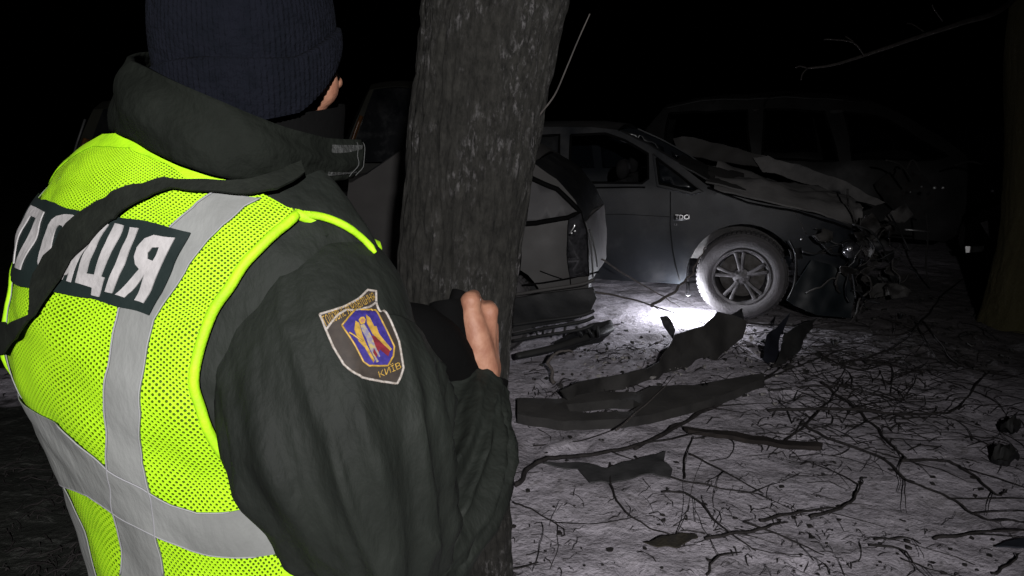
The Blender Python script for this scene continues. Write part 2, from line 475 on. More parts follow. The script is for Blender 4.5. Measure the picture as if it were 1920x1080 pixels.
def tp(x0, x1, y): 
    a, b = at(x0, y, TY), at(x1, y, TY); return (a + b) / 2, (b - a).length / 2
def limb_tree(root, base, d, L, r, m, rng, depth=0):
    """a bare limb with side twigs, all one branch part"""
    mb = MB()
    def grow(p, d, L, r, dep):
        pts = [p]; q = p; dd = Vector(d).normalized(); n = 7
        for i in range(n):
            dd = (dd + Vector((rng.uniform(-1, 1), rng.uniform(-1, 1), rng.uniform(-.7, 1))) * .13).normalized(); q = q + dd * L / n; pts.append(q)
            if dep < 2 and i > 1 and rng.random() < .6:
                s = dd.orthogonal().normalized(); s.rotate(Matrix.Rotation(rng.uniform(0, 6.28), 3, dd)); grow(q, (dd + s * .9), L * .45, r * (1 - i / n) * .6 + .002, dep + 1)
        mb.tube(pts, [max(.002, r * (1 - .85 * i / n)) for i in range(n + 1)], 6 if dep else 9)
    grow(Vector(base), d, L, r, depth)
    return mb.build('branch', m, root)

tree = empty('tree', (gnd(870, 1060).x, TY, 0), 'thick grey trunk with pale bark flakes in front of the officer', 'tree')
lv = [(-60, 798, 1088), (0, 790, 1066), (150, 777, 1030), (300, 763, 1004), (450, 754, 984), (600, 748, 968), (760, 752, 962), (900, 760, 962), (1060, 768, 964)]
tpth = []; trd = []
for y, a, b in lv[::-1]:
    c, r = tp(a, b, y); tpth.append(c); trd.append(r * .965)
zlow = tpth[0].z
tpth = [Vector((tpth[0].x, TY, -.05)), Vector((tpth[0].x, TY, .15)), Vector((tpth[0].x, TY, zlow * .55))] + tpth; trd = [trd[0] * 1.5, trd[0] * 1.2, trd[0] * 1.03] + trd
top = tpth[-1]; tpth += [top + Vector((.13, .03, .5)), top + Vector((.28, .05, 1.1)), top + Vector((.38, .1, 1.8))]; trd += [trd[-1] * 1.02, trd[-1] * .8, trd[-1] * .62]
V, F = trunk_mesh(tpth, trd, 220, .0095, 1.0, 22)
mesh_obj('trunk', V, F, M_bark, tree)
rg = random.Random(4)
limb_tree(tree, tpth[-1] - Vector((0, 0, .1)), (.5, .1, 1), 2.4, .085, M_bark, rg); limb_tree(tree, tpth[-1] - Vector((.02, 0, .15)), (-.6, .3, 1), 2.2, .08, M_bark, rg)
limb_tree(tree, top + Vector((-.05, .02, .35)), (-.9, .3, .9), 1.9, .07, M_bark, rg)
MB().tube(catmull([at(1000, 232, TY), at(1013, 214, TY - .02), at(1040, 178, TY - .04), at(1062, 128, TY - .06), at(1084, 75, TY - .05), at(1106, 26, TY - .05)], 6), [.0011 + .0008 * (1 - i / 30) for i in range(31)], 7).build('twig', M_twig, tree)

# the trunk at the right edge of the picture, with low branches
p0 = gnd(1905, 610); TR = Vector((p0.x + .22, p0.y, 0))
tree2 = empty('tree', TR, 'dark mossy trunk cut off by the right edge, behind the branches', 'tree')
pa, pb = at(1862, 560, TR.y), at(1903, 0, TR.y)
V, F = trunk_mesh([(pa.x + .27, TR.y, -.05), (pa.x + .23, TR.y, .25), (pa.x + .21, TR.y, .9), (pb.x + .20, TR.y, 2.2), (pb.x + .25, TR.y, 3.4), (pb.x + .32, TR.y, 5.0)], [.32, .25, .21, .20, .19, .15], 90, .012, 8.0, 16)
mesh_obj('trunk', V, F, M_bark2, tree2)
b0 = Vector((pb.x + .22, TR.y, 2.65))
brp = catmull([b0, at(1890, 8, 5.0), at(1800, 44, 5.0), at(1720, 70, 5.05), at(1620, 104, 5.1), at(1560, 122, 5.1), at(1512, 128, 5.1)], 6)
br = MB().tube(brp, [.022 * (1 - .75 * i / len(brp)) for i in range(len(brp))], 8)
for P in ([(1733, 60), (1712, 46), (1700, 44)], [(1620, 104), (1600, 80), (1560, 74), (1545, 74)], [(1600, 78), (1585, 68)], [(1768, 40), (1752, 18), (1748, 8)], [(1515, 127), (1505, 138), (1502, 150)], [(1512, 127), (1500, 124), (1492, 127)]):
    br.tube(catmull([at(x, y, 5.05) for x, y in P], 4), .0045, 6)
br.build('branch', M_twig, tree2)
rg = random.Random(9)
for q in range(3): limb_tree(tree2, (pb.x + .25 + .03 * q, TR.y, 3.3 + .5 * q), (rg.uniform(-1, .6), rg.uniform(-.5, .5), .9), 2.0, .06, M_bark2, rg)
UP = Vector((0, 0, 1))
def text_mesh(s, size=1.0):
    cu = bpy.data.curves.new('t', 'FONT'); cu.body = s; cu.size = size; cu.resolution_u = 2
    o = bpy.data.objects.new('tmp_t', cu); col.objects.link(o)
    dg = bpy.context.evaluated_depsgraph_get(); dg.update()
    me = bpy.data.meshes.new_from_object(o.evaluated_get(dg))
    vs = [(v.co.x, v.co.y) for v in me.vertices]; fs = [tuple(p.vertices) for p in me.polygons]
    bpy.data.objects.remove(o); bpy.data.curves.remove(cu); bpy.data.meshes.remove(me); return vs, fs
# ------------------------------------------------------------------ wrecked cars
DUST = (.13, .125, .12)
M_navy = mat('navy_paint', (.008, .011, .015), .48, c2=(.011, .014, .019), scale=3, dust=(.125, .12, .117), dustamt=-.035, spec=.5, coat=.0, bump=.04, bscale=90)
M_grey = mat('silver_paint', (.078, .075, .073), .45, c2=(.040, .038, .037), scale=2.5, dust=(.10, .095, .09), dustamt=.18, bump=.05, bscale=80)
M_dark = mat('dark_paint', (.005, .0055, .0055), .5, c2=(.010, .010, .010), scale=3, dust=(.024, .0225, .0215), dustamt=.03, bump=.05, bscale=60)
M_burnt = mat('scorched_metal', (.012, .011, .010), .6, c2=(.075, .07, .066), scale=9, dust=(.13, .125, .12), dustamt=.10, bump=.5, bscale=25)
M_plast = mat('black_plastic', (.010, .011, .012), .55, c2=(.016, .017, .018), scale=12, dust=(.06, .058, .055), dustamt=.05, bump=.1, bscale=60)
M_rub = mat('tyre_rubber', (.030, .029, .030), .8, c2=(.075, .071, .073), scale=7, dust=(.15, .142, .145), dustamt=.30, bump=.3, bscale=70)
M_alloy = mat('alloy', (.11, .105, .108), .5, metal=.4, c2=(.035, .033, .033), scale=14, bump=.2, bscale=60)
M_disc = mat('brake_steel', (.10, .095, .09), .5, metal=.7, c2=(.05, .045, .04), scale=30)
M_glass = mat('dark_glass', (.006, .008, .011), .22, spec=.5, dust=(.06, .058, .056), dustamt=-.12)
M_frost = mat('dusted_glass', (.115, .112, .114), .6, c2=(.09, .088, .09), scale=5, spec=.4)
M_trim = mat('window_trim', (.004, .004, .004), .8, spec=.1)
M_chrome = mat('chrome_trim', (.45, .45, .46), .30, metal=.9, c2=(.22, .21, .21), scale=20)
M_seat = mat('seat_cloth', (.005, .005, .0055), .9, c2=(.012, .0115, .0115), scale=20, bump=.4)
M_lamp = mat('lamp_lens', (.05, .05, .055), .15, spec=.8, c2=(.02, .02, .022), scale=30)
M_tail = mat('tail_lamp_lens', (.20, .09, .03), .3, spec=.6, c2=(.12, .05, .02), scale=30)
M_refl = mat('reflector', (.85, .85, .86), .30, metal=.85)
M_strip = mat('white_strip', (.80, .80, .80), .42, metal=.8, c2=(.6, .6, .59), scale=30)

class Car:
    def __init__(s, name, label, p0, d, W, zb, ends, group='wrecked cars', far=1):
        s.p0 = Vector((p0[0], p0[1], 0)); s.d = Vector((d[0], d[1], 0)).normalized(); s.n = Vector((-s.d.y, s.d.x, 0)) * far; s.W = W; s.zb = zb; s.ends = ends
        s.root = empty(name, s.w(sum(ends) / 2, W / 2, 0), label, 'car', group)
        s.crush = None
    def w(s, a, b, z): return s.p0 + s.d * a + s.n * b + UP * z
    def pl(s, L): return [plane(x, y, s.p0, s.d) for x, y in L]
    def inset(s, a, z):
        i = .26 * max(0, z - s.zb) + .035 * ((z - .62) / .5) ** 2
        e0, e1 = s.ends; q = max(0, (e0 + .7 - a) / .7); i += .16 * min(1.3, q) ** 2
        q = max(0, (a - e1 + .8) / .8); i += .20 * min(1.3, q) ** 2
        return i
    def pt(s, a, t, z, cr=0.0):
        """t: 0 near side .. 1 far side"""
        i = s.inset(a, z); p = s.w(a, i + (s.W - 2 * i) * t, z + cr * 4 * t * (1 - t))
        return p + s.crush(a, t, z) if s.crush else p
    def sides(s, outline, holes, m, res=.06, name='body', both=True):
        pts, tri = fill2d(outline, res, holes); mb = MB()
        for t in ((0, 1) if both else (0,)):
            V = [s.pt(a, t, z) for a, z in pts]; N = [s.n * (-1 if t == 0 else 1)] * len(V)
            F = tri
            v, f = shell(V, N, F, .02); mb.add(v, f)
        s.body = mb.build(name, m, s.root, ang=40); return s.body
    def strip(s, prof, m, name, cr=.03, nt=10, res=.08, t0=0.0, t1=1.0, th=.012, parent=None, amp=0.0, seed=0):
        L = refine(prof, res, False); V = []; N = []
        for i, p in enumerate(L):
            a, b = L[max(i - 1, 0)], L[min(i + 1, len(L) - 1)]
            nn = (s.d * -(b[1] - a[1]) + UP * (b[0] - a[0]))
            nn = nn.normalized() if nn.length > 1e-9 else UP
            for k in range(nt + 1):
                t = t0 + (t1 - t0) * k / nt
                q = s.pt(p[0], t, p[1], cr)
                if amp: q = q + nn * (amp * (.25 + .75 * math.sin(math.pi * t)) * fbm(p[0] * 2.2, t * 3.1, seed, 1, 4))
                V.append(q); N.append(nn)
        F = [(i * (nt + 1) + k, i * (nt + 1) + k + 1, (i + 1) * (nt + 1) + k + 1, (i + 1) * (nt + 1) + k) for i in range(len(L) - 1) for k in range(nt)]
        v, f = shell(V, N, F, th)
        return MB().add(v, f).build(name, m, parent or s.root, ang=45)
    def pane(s, poly, m, off=.012, name='window_pane', sides=(0, 1), res=.08):
        for t in sides:
            pts, tri = fill2d(poly, res); V = [s.pt(a, t, z) + s.n * (off if t == 0 else -off) for a, z in pts]; N = [s.n * (-1 if t == 0 else 1)] * len(V)
            v, f = shell(V, N, tri, .005); MB().add(v, f).build(name, m, s.root)
    def frame(s, poly, m, r=.012, name='window_frame', t=0):
        pts = [s.pt(a, t, z) for a, z in refine(poly, .06)]; pts.append(pts[0])
        MB().tube(pts, r, 6).build(name, m, s.root)
    def seam(s, line, r=.004, name='door_seam', m=None):
        MB().tube([s.pt(a, 0, z) - s.n * .001 for a, z in refine(line, .05, False)], r, 5).build(name, m or M_trim, s.root)
    def wheel(s, a, z, R, t=0, steer=0.0, spokes=5, rimr=.63, m=None, push=0.0, tilt=0.0):
        c = s.w(a, .02 - push if t == 0 else s.W - .02, z); ax = -s.n if t == 0 else s.n
        ax = Matrix.Rotation(steer, 3, 'Z') @ ax; ax = (ax + UP * tilt).normalized()
        wd = .20; q = R * rimr
        prof = [(q, -wd), (q + .02, -wd - .008), (R * .90, -wd - .012), (R * .985, -wd + .02), (R, -wd + .05), (R, -.05), (R * .985, -.018), (R * .93, .004), (R * .84, .010), (R * .74, .006), (q + .018, -.002), (q + .006, -.010), (q - .004, -.016), (q - .004, -wd)]
        mb = MB(); mb.lathe(prof, c, ax, 72, closed=True)
        u = ax.orthogonal().normalized(); b = ax.cross(u)
        for k in range(60):                                        # tread blocks
            an = 2 * math.pi * k / 60; e = u * math.cos(an) + b * math.sin(an); tg = ax.cross(e)
            for o in (-.045, -.10, -.155):
                M = Matrix((e, tg, ax)).transposed(); mb.box(c + e * (R + .002) + ax * (o - .005), (.006, R * .07, .040), M=M)
        wh = mb.build('wheel', M_rub, s.root, ang=30)
        rm = MB(); rm.lathe([(q + .008, -.012), (q + .004, .000), (q - .012, -.004), (q - .022, -.020), (q - .030, -.06), (q - .030, -wd + .01), (q - .01, -wd)], c, ax, 64)
        for k in range(spokes):
            an = 2 * math.pi * (k + .25) / spokes
            for da in (-.16, .16):
                e1 = u * math.cos(an + da * .55) + b * math.sin(an + da * .55); e2 = u * math.cos(an + da) + b * math.sin(an + da)
                rm.tube([c + e1 * .045 - ax * .022, c + e1.lerp(e2, .5) * (q * .55) - ax * .014, c + e2 * (q - .018) - ax * .010], [.017, .014, .016], 8, flat=.6, upv=ax)
        rm.lathe([(.001, -.008), (.030, -.010), (.062, -.018), (.068, -.045)], c, ax, 28)
        for k in range(5):
            an = 2 * math.pi * k / 5; e = u * math.cos(an) + b * math.sin(an); rm.lathe([(.001, -.006), (.009, -.007), (.010, -.02)], c + e * .047, ax, 8)
        rm.build('rim', m or M_alloy, wh, ang=35)
        MB().lathe([(.03, -.10), (q * .80, -.10), (q * .80, -.12), (.03, -.12)], c, ax, 40, closed=True).build('brake_disc', M_disc, wh, ang=30)
        return wh
    def arc(s, ca, cz, R, a0, a1, n=14):
        return [(ca + R * math.cos(a0 + (a1 - a0) * i / n), cz + R * math.sin(a0 + (a1 - a0) * i / n)) for i in range(n + 1)]
    def liner(s, ca, cz, R, t=0, name='wheel_arch_liner'):
        L = s.arc(ca, cz, R, math.radians(-12), math.radians(192), 20); V = []
        for a, z in L:
            for w_ in (.03, .30):
                V.append(s.w(a, w_ if t == 0 else s.W - w_, z))
        F = [(2 * i, 2 * i + 2, 2 * i + 3, 2 * i + 1) for i in range(len(L) - 1)]
        return MB().add(V, F).build(name, M_plast, s.root)
    def under(s, a0, a1, z0=.26, z1=.55, name='floor_pan', m=None, b0=.36):
        return MB().add([s.w(a, b, z) for a in (a0, a1) for b in (b0, s.W - b0) for z in (z0, z1)], [(0, 1, 3, 2), (4, 6, 7, 5), (0, 4, 5, 1), (2, 3, 7, 6), (0, 2, 6, 4), (1, 5, 7, 3)]).build(name, m or M_plast, s.root, smooth=False)
    def seat(s, a, b):
        mb = MB(); mb.tube([s.w(a, b, .55), s.w(a - .06, b, .75), s.w(a - .14, b, 1.02)], [.20, .21, .17], 14, flat=.45, upv=s.d)
        mb.tube([s.w(a + .45, b, .52), s.w(a, b, .52)], [.19, .21], 14, flat=.4)
        se = mb.build('seat', M_seat, s.root)
        MB().tube([s.w(a - .15, b - .13, 1.10), s.w(a - .15, b - .10, 1.10), s.w(a - .15, b + .10, 1.10), s.w(a - .15, b + .13, 1.10)], [.05, .08, .08, .05], 12, flat=.6, upv=s.d).build('headrest', M_seat, se)

def panel_px(name, poly, hit, m, parent=None, thick=.006, amp=.01, freq=6.0, res=9.0, seed=0.0, holes=(), label=None, cat=None, group=None):
    """a bent sheet whose outline is given as sight lines and whose place in depth comes from hit()"""
    pts, tri = fill2d(poly, res, holes)
    V0 = [hit(x, y) for x, y in pts]; N = []
    for x, y in pts:
        nn = (hit(x + 1, y) - hit(x, y)).cross(hit(x, y - 1) - hit(x, y)).normalized()
        N.append(nn if nn.dot(CAM - hit(x, y)) > 0 else -nn)
    V = [v + N[i] * amp * fbm(v.x, v.y, v.z + seed, freq, 3) for i, v in enumerate(V0)]
    v, f = shell(V, N, tri, thick)
    if parent is None:
        c = sum(V, Vector()) / len(V); c.z = min(p.z for p in V)
        o = MB().add(v, f).build(name, m, None, ang=50, origin=c); tag(o, label, cat, group)
    else: o = MB().add(v, f).build(name, m, parent, ang=50)
    return o
def upright(p, q, lean=0.0):
    """sight line -> point on the upright (or leaning) plane over the ground line p-q"""
    d = (q - p); d.z = 0; d.normalize(); nrm = Vector((-d.y, d.x, 0)); nrm = (nrm + UP * -lean).normalized()
    def hit(x, y):
        r = ray(x, y); t = (p - CAM).dot(nrm) / r.dot(nrm); return CAM + r * t
    return hit

# ---- the dark blue car with the bare front wheel
g0 = gnd(1390, 601)
navy = Car('wrecked_car', 'dark blue car with crumpled front and exposed front wheel, dusted with snow', (g0.x, g0.y), (.962, -.273), 1.78, .98, (-3.2, 1.0))
P = navy.pl
wc = P([(1390, 520)])[0]; WR = wc[1]
def ncrush(a, t, z):
    k = max(0, min(1, (a - .45) / .5)); 
    v = Vector((fbm(a * 3, t * 4, z * 3 + 7, 1, 3), fbm(a * 3 + 9, t * 4, z * 3, 1, 3), fbm(a * 3, t * 4 + 5, z * 3, 1, 3)))
    k2 = max(0, min(1, (a - .05) / .6)) * max(0, min(1, (z - .75) / .2))
    return v * (.10 * k + .035 * k2 + .006)
navy.crush = ncrush
top = P([(650, 338), (760, 268), (900, 245), (1010, 239), (1100, 239), (1150, 245), (1210, 273), (1270, 309), (1322, 346), (1345, 360), (1400, 374), (1480, 390), (1560, 410), (1608, 432)])
arcR = .405
front = P([(1632, 470), (1628, 505), (1560, 512)])
out = top + front + navy.arc(wc[0], WR, arcR, math.radians(5), math.radians(180 - -5), 16)
sill = P([(1284, 534)])[0][1]
out += [(wc[0] - arcR - .02, sill), (-2.15, sill)] + navy.arc(-2.62, WR, .40, math.radians(-8), math.radians(188), 14) + [(-3.15, .35), (-3.2, .6)]
w_f = P([(1062, 254), (1128, 252), (1166, 264), (1212, 290), (1215, 336), (1203, 345), (1065, 341)])
w_q = P([(1229, 298), (1308, 356), (1298, 359), (1236, 345)])
w_r = P([(900, 262), (1040, 254), (1046, 341), (880, 344)])
navy.sides(out, [w_f, w_q, w_r], M_navy, .05)
navy.strip([top[0]] + top[0:6], M_navy, 'roof', .05)
navy.strip([(-3.2, .62), (-3.18, .95), top[0]], M_navy, 'tailgate', .0)
for q in (w_q, w_r): navy.pane(q, M_glass)
navy.pane(w_f, M_glass, sides=(1,))
for q in (w_f, w_q, w_r): navy.frame(q, M_trim, .010)
navy.frame([(a, z) for a, z in P([(1222, 290), (1318, 360), (1298, 366), (1232, 350)])], M_navy, .006, 'quarter_trim')
navy.seam(P([(1256, 360), (1256, 420), (1262, 470), (1275, 528)]))
navy.seam(P([(1052, 345), (1050, 440), (1056, 530)]))
navy.seam(P([(1060, 352), (1140, 352), (1210, 352)]), .007, 'window_sill_trim', M_trim)
navy.seam(P([(1050, 400), (1150, 402), (1256, 406)]), .002, 'crease')
navy.seam(P([(1326, 352), (1400, 380), (1500, 398), (1600, 432)]), .009, 'bonnet_gap')
navy.seam(P([(1487, 392), (1502, 420), (1512, 440)]), .004, 'split_edge', M_grey)
# collapsed windscreen: torn frame, sagging laminated glass, caved-in roof edge
navy.strip(P([(1155, 246), (1215, 274), (1272, 308)]), M_navy, 'windscreen_pillar', .03, nt=3, t0=.0, t1=.07)
navy.strip(P([(1155, 246), (1215, 274), (1272, 308), (1325, 346)]), M_navy, 'windscreen_pillar', .03, nt=3, t0=.93, t1=1.0)
navy.strip(P([(1150, 244), (1195, 262), (1245, 300)]), M_frost, 'windscreen', -.10, nt=14, t0=.05, t1=.60, amp=.06, seed=3)
h1 = upright(navy.w(-.5, .9, 0), navy.w(.6, .9, 0), .45)
panel_px('roof_flap', [(1262, 258), (1300, 256), (1350, 268), (1400, 284), (1442, 296), (1456, 306), (1420, 312), (1385, 308), (1330, 300), (1285, 288), (1268, 275)], upright(navy.w(-.5, 1.25, 0), navy.w(.6, 1.25, 0), .6), M_grey, navy.root, .012, .05, 4.0, seed=2)
navy.strip(P([(1262, 312), (1300, 330), (1345, 352)]), M_plast, 'dashboard', .04, nt=8, t0=.08, t1=.92, amp=.05)
navy.strip(P([(1322, 346), (1345, 350), (1372, 358), (1400, 362)]), M_grey, 'scuttle_panel', .06, nt=16, t0=.04, t1=.9, amp=.06, seed=5)
# folded bonnet
navy.strip(P([(1338, 357), (1400, 371), (1440, 376), (1480, 386), (1540, 402), (1600, 424), (1640, 444)]), mat('bonnet_paint', (.02, .021, .024), .5, c2=(.05, .048, .047), scale=5, dust=(.40, .385, .375), dustamt=.24, bump=.2, bscale=40), 'bonnet', .11, nt=26, res=.05, t0=.015, t1=.97, amp=.085, seed=11)
panel_px('bent_bonnet_edge', [(1412, 296), (1440, 290), (1460, 300), (1500, 308), (1545, 325), (1600, 350), (1660, 380), (1640, 388), (1590, 372), (1530, 350), (1470, 330), (1430, 322)], upright(navy.w(0, 1.3, 0), navy.w(1, 1.2, 0), .5), MATS['bonnet_paint'], navy.root, .012, .06, 5.0, seed=8)
wh = navy.wheel(wc[0], WR, WR - .005, 0, steer=math.radians(-4), push=.02)
navy.wheel(wc[0], WR, WR - .005, 1); navy.wheel(-2.62, WR, WR - .005, 0); navy.wheel(-2.62, WR, WR - .005, 1)
navy.liner(wc[0], WR, arcR - .005); navy.liner(wc[0], WR, arcR - .005, 1); navy.liner(-2.62, WR, .395)
navy.under(-3.0, wc[0] - .45, .30, .42); navy.under(wc[0] - .45, .55, .40, .70, 'engine_block', M_burnt)
navy.seat(-.85, .48); navy.seat(-.85, 1.25); navy.seat(-1.85, .48); navy.seat(-1.85, 1.25)
sw = navy.w(-.28, .46, .93); MB().tube([sw + (navy.n * math.cos(k * .3142) + (UP * .9 - navy.d * .43) * math.sin(k * .3142)) * .17 for k in range(21)], .014, 8).build('steering_wheel', M_seat, navy.root)
# side badge: small bright letters
def side_text(car, s_, cx, cy, hgt_, m, name):
    vs, fs = text_mesh(s_); x0 = min(v[0] for v in vs); y0 = min(v[1] for v in vs); y1 = max(v[1] for v in vs)
    a0, z0 = plane(cx, cy, car.p0, car.d); k = hgt_ / (y1 - y0)
    MB().add([car.pt(a0 + (x - x0) * k, 0, z0 + (y - y0) * k) - car.n * .006 for x, y in vs], fs).build(name, m, car.root)
bd = navy.pane(P([(1262, 402), (1290, 400), (1291, 412), (1263, 414)]), M_plast, -.004, 'badge_plate', (0,))
side_text(navy, 'TDCi', 1265, 410, .034, M_refl, 'badge_lettering')
side_text(navy, '1.8', 1264, 422, .016, M_chrome, 'badge_lettering')
# wrecked front: hanging arch edge, radiator frame, torn bumper carrier, loose wires
rg = random.Random(21)
def jumble(car, name, x0, x1, y0, y1, Y, n, mats, k=.9, sz=30):
    for i in range(n):
        cx, cy = rg.uniform(x0, x1), rg.uniform(y0, y1); m = rg.randint(5, 8); r = rg.uniform(.5, 1.2) * sz
        po = [(cx + r * rg.uniform(.45, 1.2) * math.cos(2 * math.pi * q / m), cy + r * rg.uniform(.35, 1.0) * math.sin(2 * math.pi * q / m)) for q in range(m)]
        yy = Y + rg.uniform(-.16, .5); an = rg.uniform(-.8, .8)
        c = at(cx, cy, yy); h = upright(c - Vector((math.cos(an), math.sin(an), 0)), c + Vector((math.cos(an), math.sin(an), 0)), rg.uniform(-.7, .7))
        panel_px(name, po, h, mats[i % len(mats)], car.root, .008, .07, 7.0, 7.0, seed=i * 3.3)
jumble(navy, 'crumpled_sheet', 1545, 1650, 425, 520, 5.15, 26, [M_burnt, M_navy, M_plast, M_burnt, M_burnt], sz=19)
jumble(navy, 'torn_carrier', 1610, 1690, 400, 560, 5.2, 18, [M_burnt, M_plast, M_burnt], sz=20)
jumble(navy, 'arch_fragment', 1470, 1530, 430, 500, 5.35, 6, [M_navy, M_plast], sz=22)
for L in ([(1480, 450), (1492, 480), (1490, 530), (1478, 560)], [(1505, 470), (1530, 476), (1560, 462), (1590, 455)], [(1600, 420), (1640, 440), (1672, 500), (1690, 540)], [(1668, 400), (1690, 440), (1705, 470)], [(1590, 470), (1600, 520), (1605, 560)]):
    MB().tube(catmull([at(x, y, 5.05 + .1 * rg.random()) for x, y in L], 6), .007, 6).build('loose_wire', M_plast, navy.root)
for q in range(46):                             # hoses, brackets and torn strips of the crushed nose
    x0, y0 = rg.gauss(1620, 34), rg.gauss(490, 42); yy = rg.uniform(4.95, 5.6); a_ = rg.uniform(0, 6.28); L = [at(x0, y0, yy)]
    for k in range(4):
        a_ += rg.uniform(-.9, .9); L.append(L[-1] + Vector((math.cos(a_), rg.uniform(-.5, .5), math.sin(a_))) * rg.uniform(.03, .09))
    MB().tube(catmull(L, 3), rg.uniform(.004, .012), 6, flat=rg.uniform(.25, 1)).build('torn_strip', rg.choice([M_burnt, M_plast, M_burnt, M_navy]), navy.root)
MB().lathe([(.001, .0), (.05, -.01), (.06, -.05), (.055, -.09)], at(1598, 470, 5.0), (-.3, -1, .1), 20).build('fog_lamp', M_lamp, navy.root)
MB().lathe([(.001, .0), (.018, -.0005), (.02, -.03)], at(1594, 466, 4.98), (Vector((.01, -.6, 1.68)) - at(1594, 466, 4.98)).normalized(), 14).build('lamp_reflector', M_refl, navy.root)
MB().lathe([(.001, .0), (.008, -.0004), (.008, -.02)], at(1503, 448, 5.2), (-.26, -.94, .2), 10).build('lamp_reflector', M_refl, navy.root)

# ---- the small silver car, rear corner showing beside the trunk
hp = at(1096, 600, 4.30)
hat = Car('wrecked_car', 'silver hatchback with torn rear bumper, half hidden behind the trunk', (hp.x, hp.y), (-.972, .235), 1.34, .90, (-.0, 3.5), far=-1)
H = hat.pl
def hcrush(a, t, z): return Vector((fbm(a * 3, t * 3, z * 3, 1, 3), fbm(a * 3 + 9, t * 3, z * 3, 1, 3), fbm(a * 3, t * 3 + 5, z * 3, 1, 3))) * .012
hat.crush = hcrush
htop = H([(1097, 545), (1096, 480), (1088, 425), (1070, 382), (1034, 340), (990, 308), (950, 285), (880, 262), (800, 260), (740, 280), (650, 345)]) + [(2.75, .93), (3.35, .80), (3.5, .6)]
zr = .30
hout = H([(1090, 560)]) + htop[0:] + [(3.5, .35), (3.25, .25)] + hat.arc(2.85, zr, .36, 0, math.pi, 12)[0:] + [(2.45, .24), (1.0, .24)] + hat.arc(.62, zr, .36, 0, math.pi, 12) + [(.2, .40)]
hq = H([(984, 334), (1036, 360), (1080, 402), (1058, 412), (1000, 421), (968, 422), (966, 330)])
hw = H([(770, 290), (880, 276), (930, 284), (932, 398), (745, 392)])
hat.sides(hout, [hq, hw], M_grey, .06)
hat.pane(hq, M_frost, name='quarter_window'); hat.pane(hw, M_glass)
hat.frame(hq, M_trim, .016); hat.frame(hw, M_trim, .014)
hat.strip([htop[0]] + htop[0:3], M_grey, 'tailgate', .0, nt=12); hat.strip(htop[2:6], M_glass, 'rear_window', .03, nt=12); hat.strip(htop[5:10], M_grey, 'roof', .05, nt=12)
hat.strip(htop[9:11], M_glass, 'windscreen', .04, nt=12); hat.strip(htop[10:], M_grey, 'bonnet', .05, nt=12)
tl_ = H([(1060, 412), (1082, 404), (1092, 440), (1097, 525), (1064, 526), (1058, 470)])
hat.pane(tl_, M_lamp, -.010, 'tail_lamp', (0,)); hat.frame(tl_, M_trim, .007, 'lamp_surround')
for cx, cy in ((1072, 437), (1078, 433)):
    MB().lathe([(.001, 0), (.007, -.0003), (.007, -.015)], at(cx, cy, 4.24), (Vector((.01, -.6, 1.68)) - at(cx, cy, 4.24)).normalized(), 10).build('lamp_reflector', M_refl, hat.root)
rearc = hat.w(-.03, .25, 0)
for (x0, y0), (x1, y1), (x2, y2) in (((1098, 415), (1108, 460), (1112, 520)), ((1106, 430), (1116, 470), (1120, 500))):
    MB().tube(catmull([at(x0, y0, 4.5), at(x1, y1, 4.5), at(x2, y2, 4.5)], 6), .014, 8, flat=.4).build('chrome_moulding', mat('dull_chrome', (.16, .16, .16), .5, metal=.4) if 'dull_chrome' not in MATS else MATS['dull_chrome'], hat.root)
hat.seam(H([(1060, 420), (1062, 480), (1064, 540)]), .004)
hat.seam(H([(975, 540), (1010, 535), (1064, 528), (1115, 520)]), .006, 'bumper_gap')
hat.seam(H([(1008, 512), (1030, 522), (1052, 530)]), .004, 'scratch')
hat.wheel(.62, zr, .28, 0, spokes=6, m=M_disc); hat.wheel(.62, zr, .28, 1); hat.wheel(2.85, zr, .28, 0); hat.wheel(2.85, zr, .28, 1)
hat.under(.1, 3.3, .24, .45, b0=.25)
# rear bumper: corner wrap with ledges, split lower lip hanging to the ground
hb_hit = upright(hat.w(0, -.03, 0), hat.w(1, -.03, 0))
panel_px('rear_bumper', [(962, 560), (1010, 552), (1064, 545), (1112, 540), (1118, 560), (1104, 590), (1060, 604), (1010, 612), (962, 622)], hb_hit, M_plast, hat.root, .03, .012, 5.0, seed=4)
for y0, y1, m_ in ((548, 532, M_grey), (604, 590, M_plast), (622, 602, M_plast), (634, 616, M_plast)):
    MB().tube(catmull([hb_hit(962, y0 + 4) + hat.n * -.02, hb_hit(1020, (y0 + y1) / 2 + 2) + hat.n * -.03, hb_hit(1090, y1) + hat.n * -.02, hb_hit(1114, y1 - 8)], 6), .011, 8).build('bumper_ledge', m_, hat.root)
MB().tube(catmull([gnd(968, 668, .14), gnd(1030, 655, .15), gnd(1085, 638, .16), gnd(1120, 626, .16), gnd(1142, 616, .13)], 6), [.028 + .012 * i / 24 for i in range(25)], 10, flat=.7).build('bumper_lip', M_plast, hat.root)
panel_px('bumper_corner', [(1040, 640), (1080, 622), (1120, 606), (1146, 600), (1150, 612), (1128, 640), (1085, 652), (1045, 668), (1036, 655)], upright(gnd(1040, 668), gnd(1148, 640)), M_plast, hat.root, .02, .03, 8.0, seed=9)
for q in range(7):
    x = 1000 + q * 20; MB().tube([hb_hit(x, 612), hb_hit(x + rg.uniform(-8, 12), 632)], .008, 6).build('bracket', M_plast, hat.root)

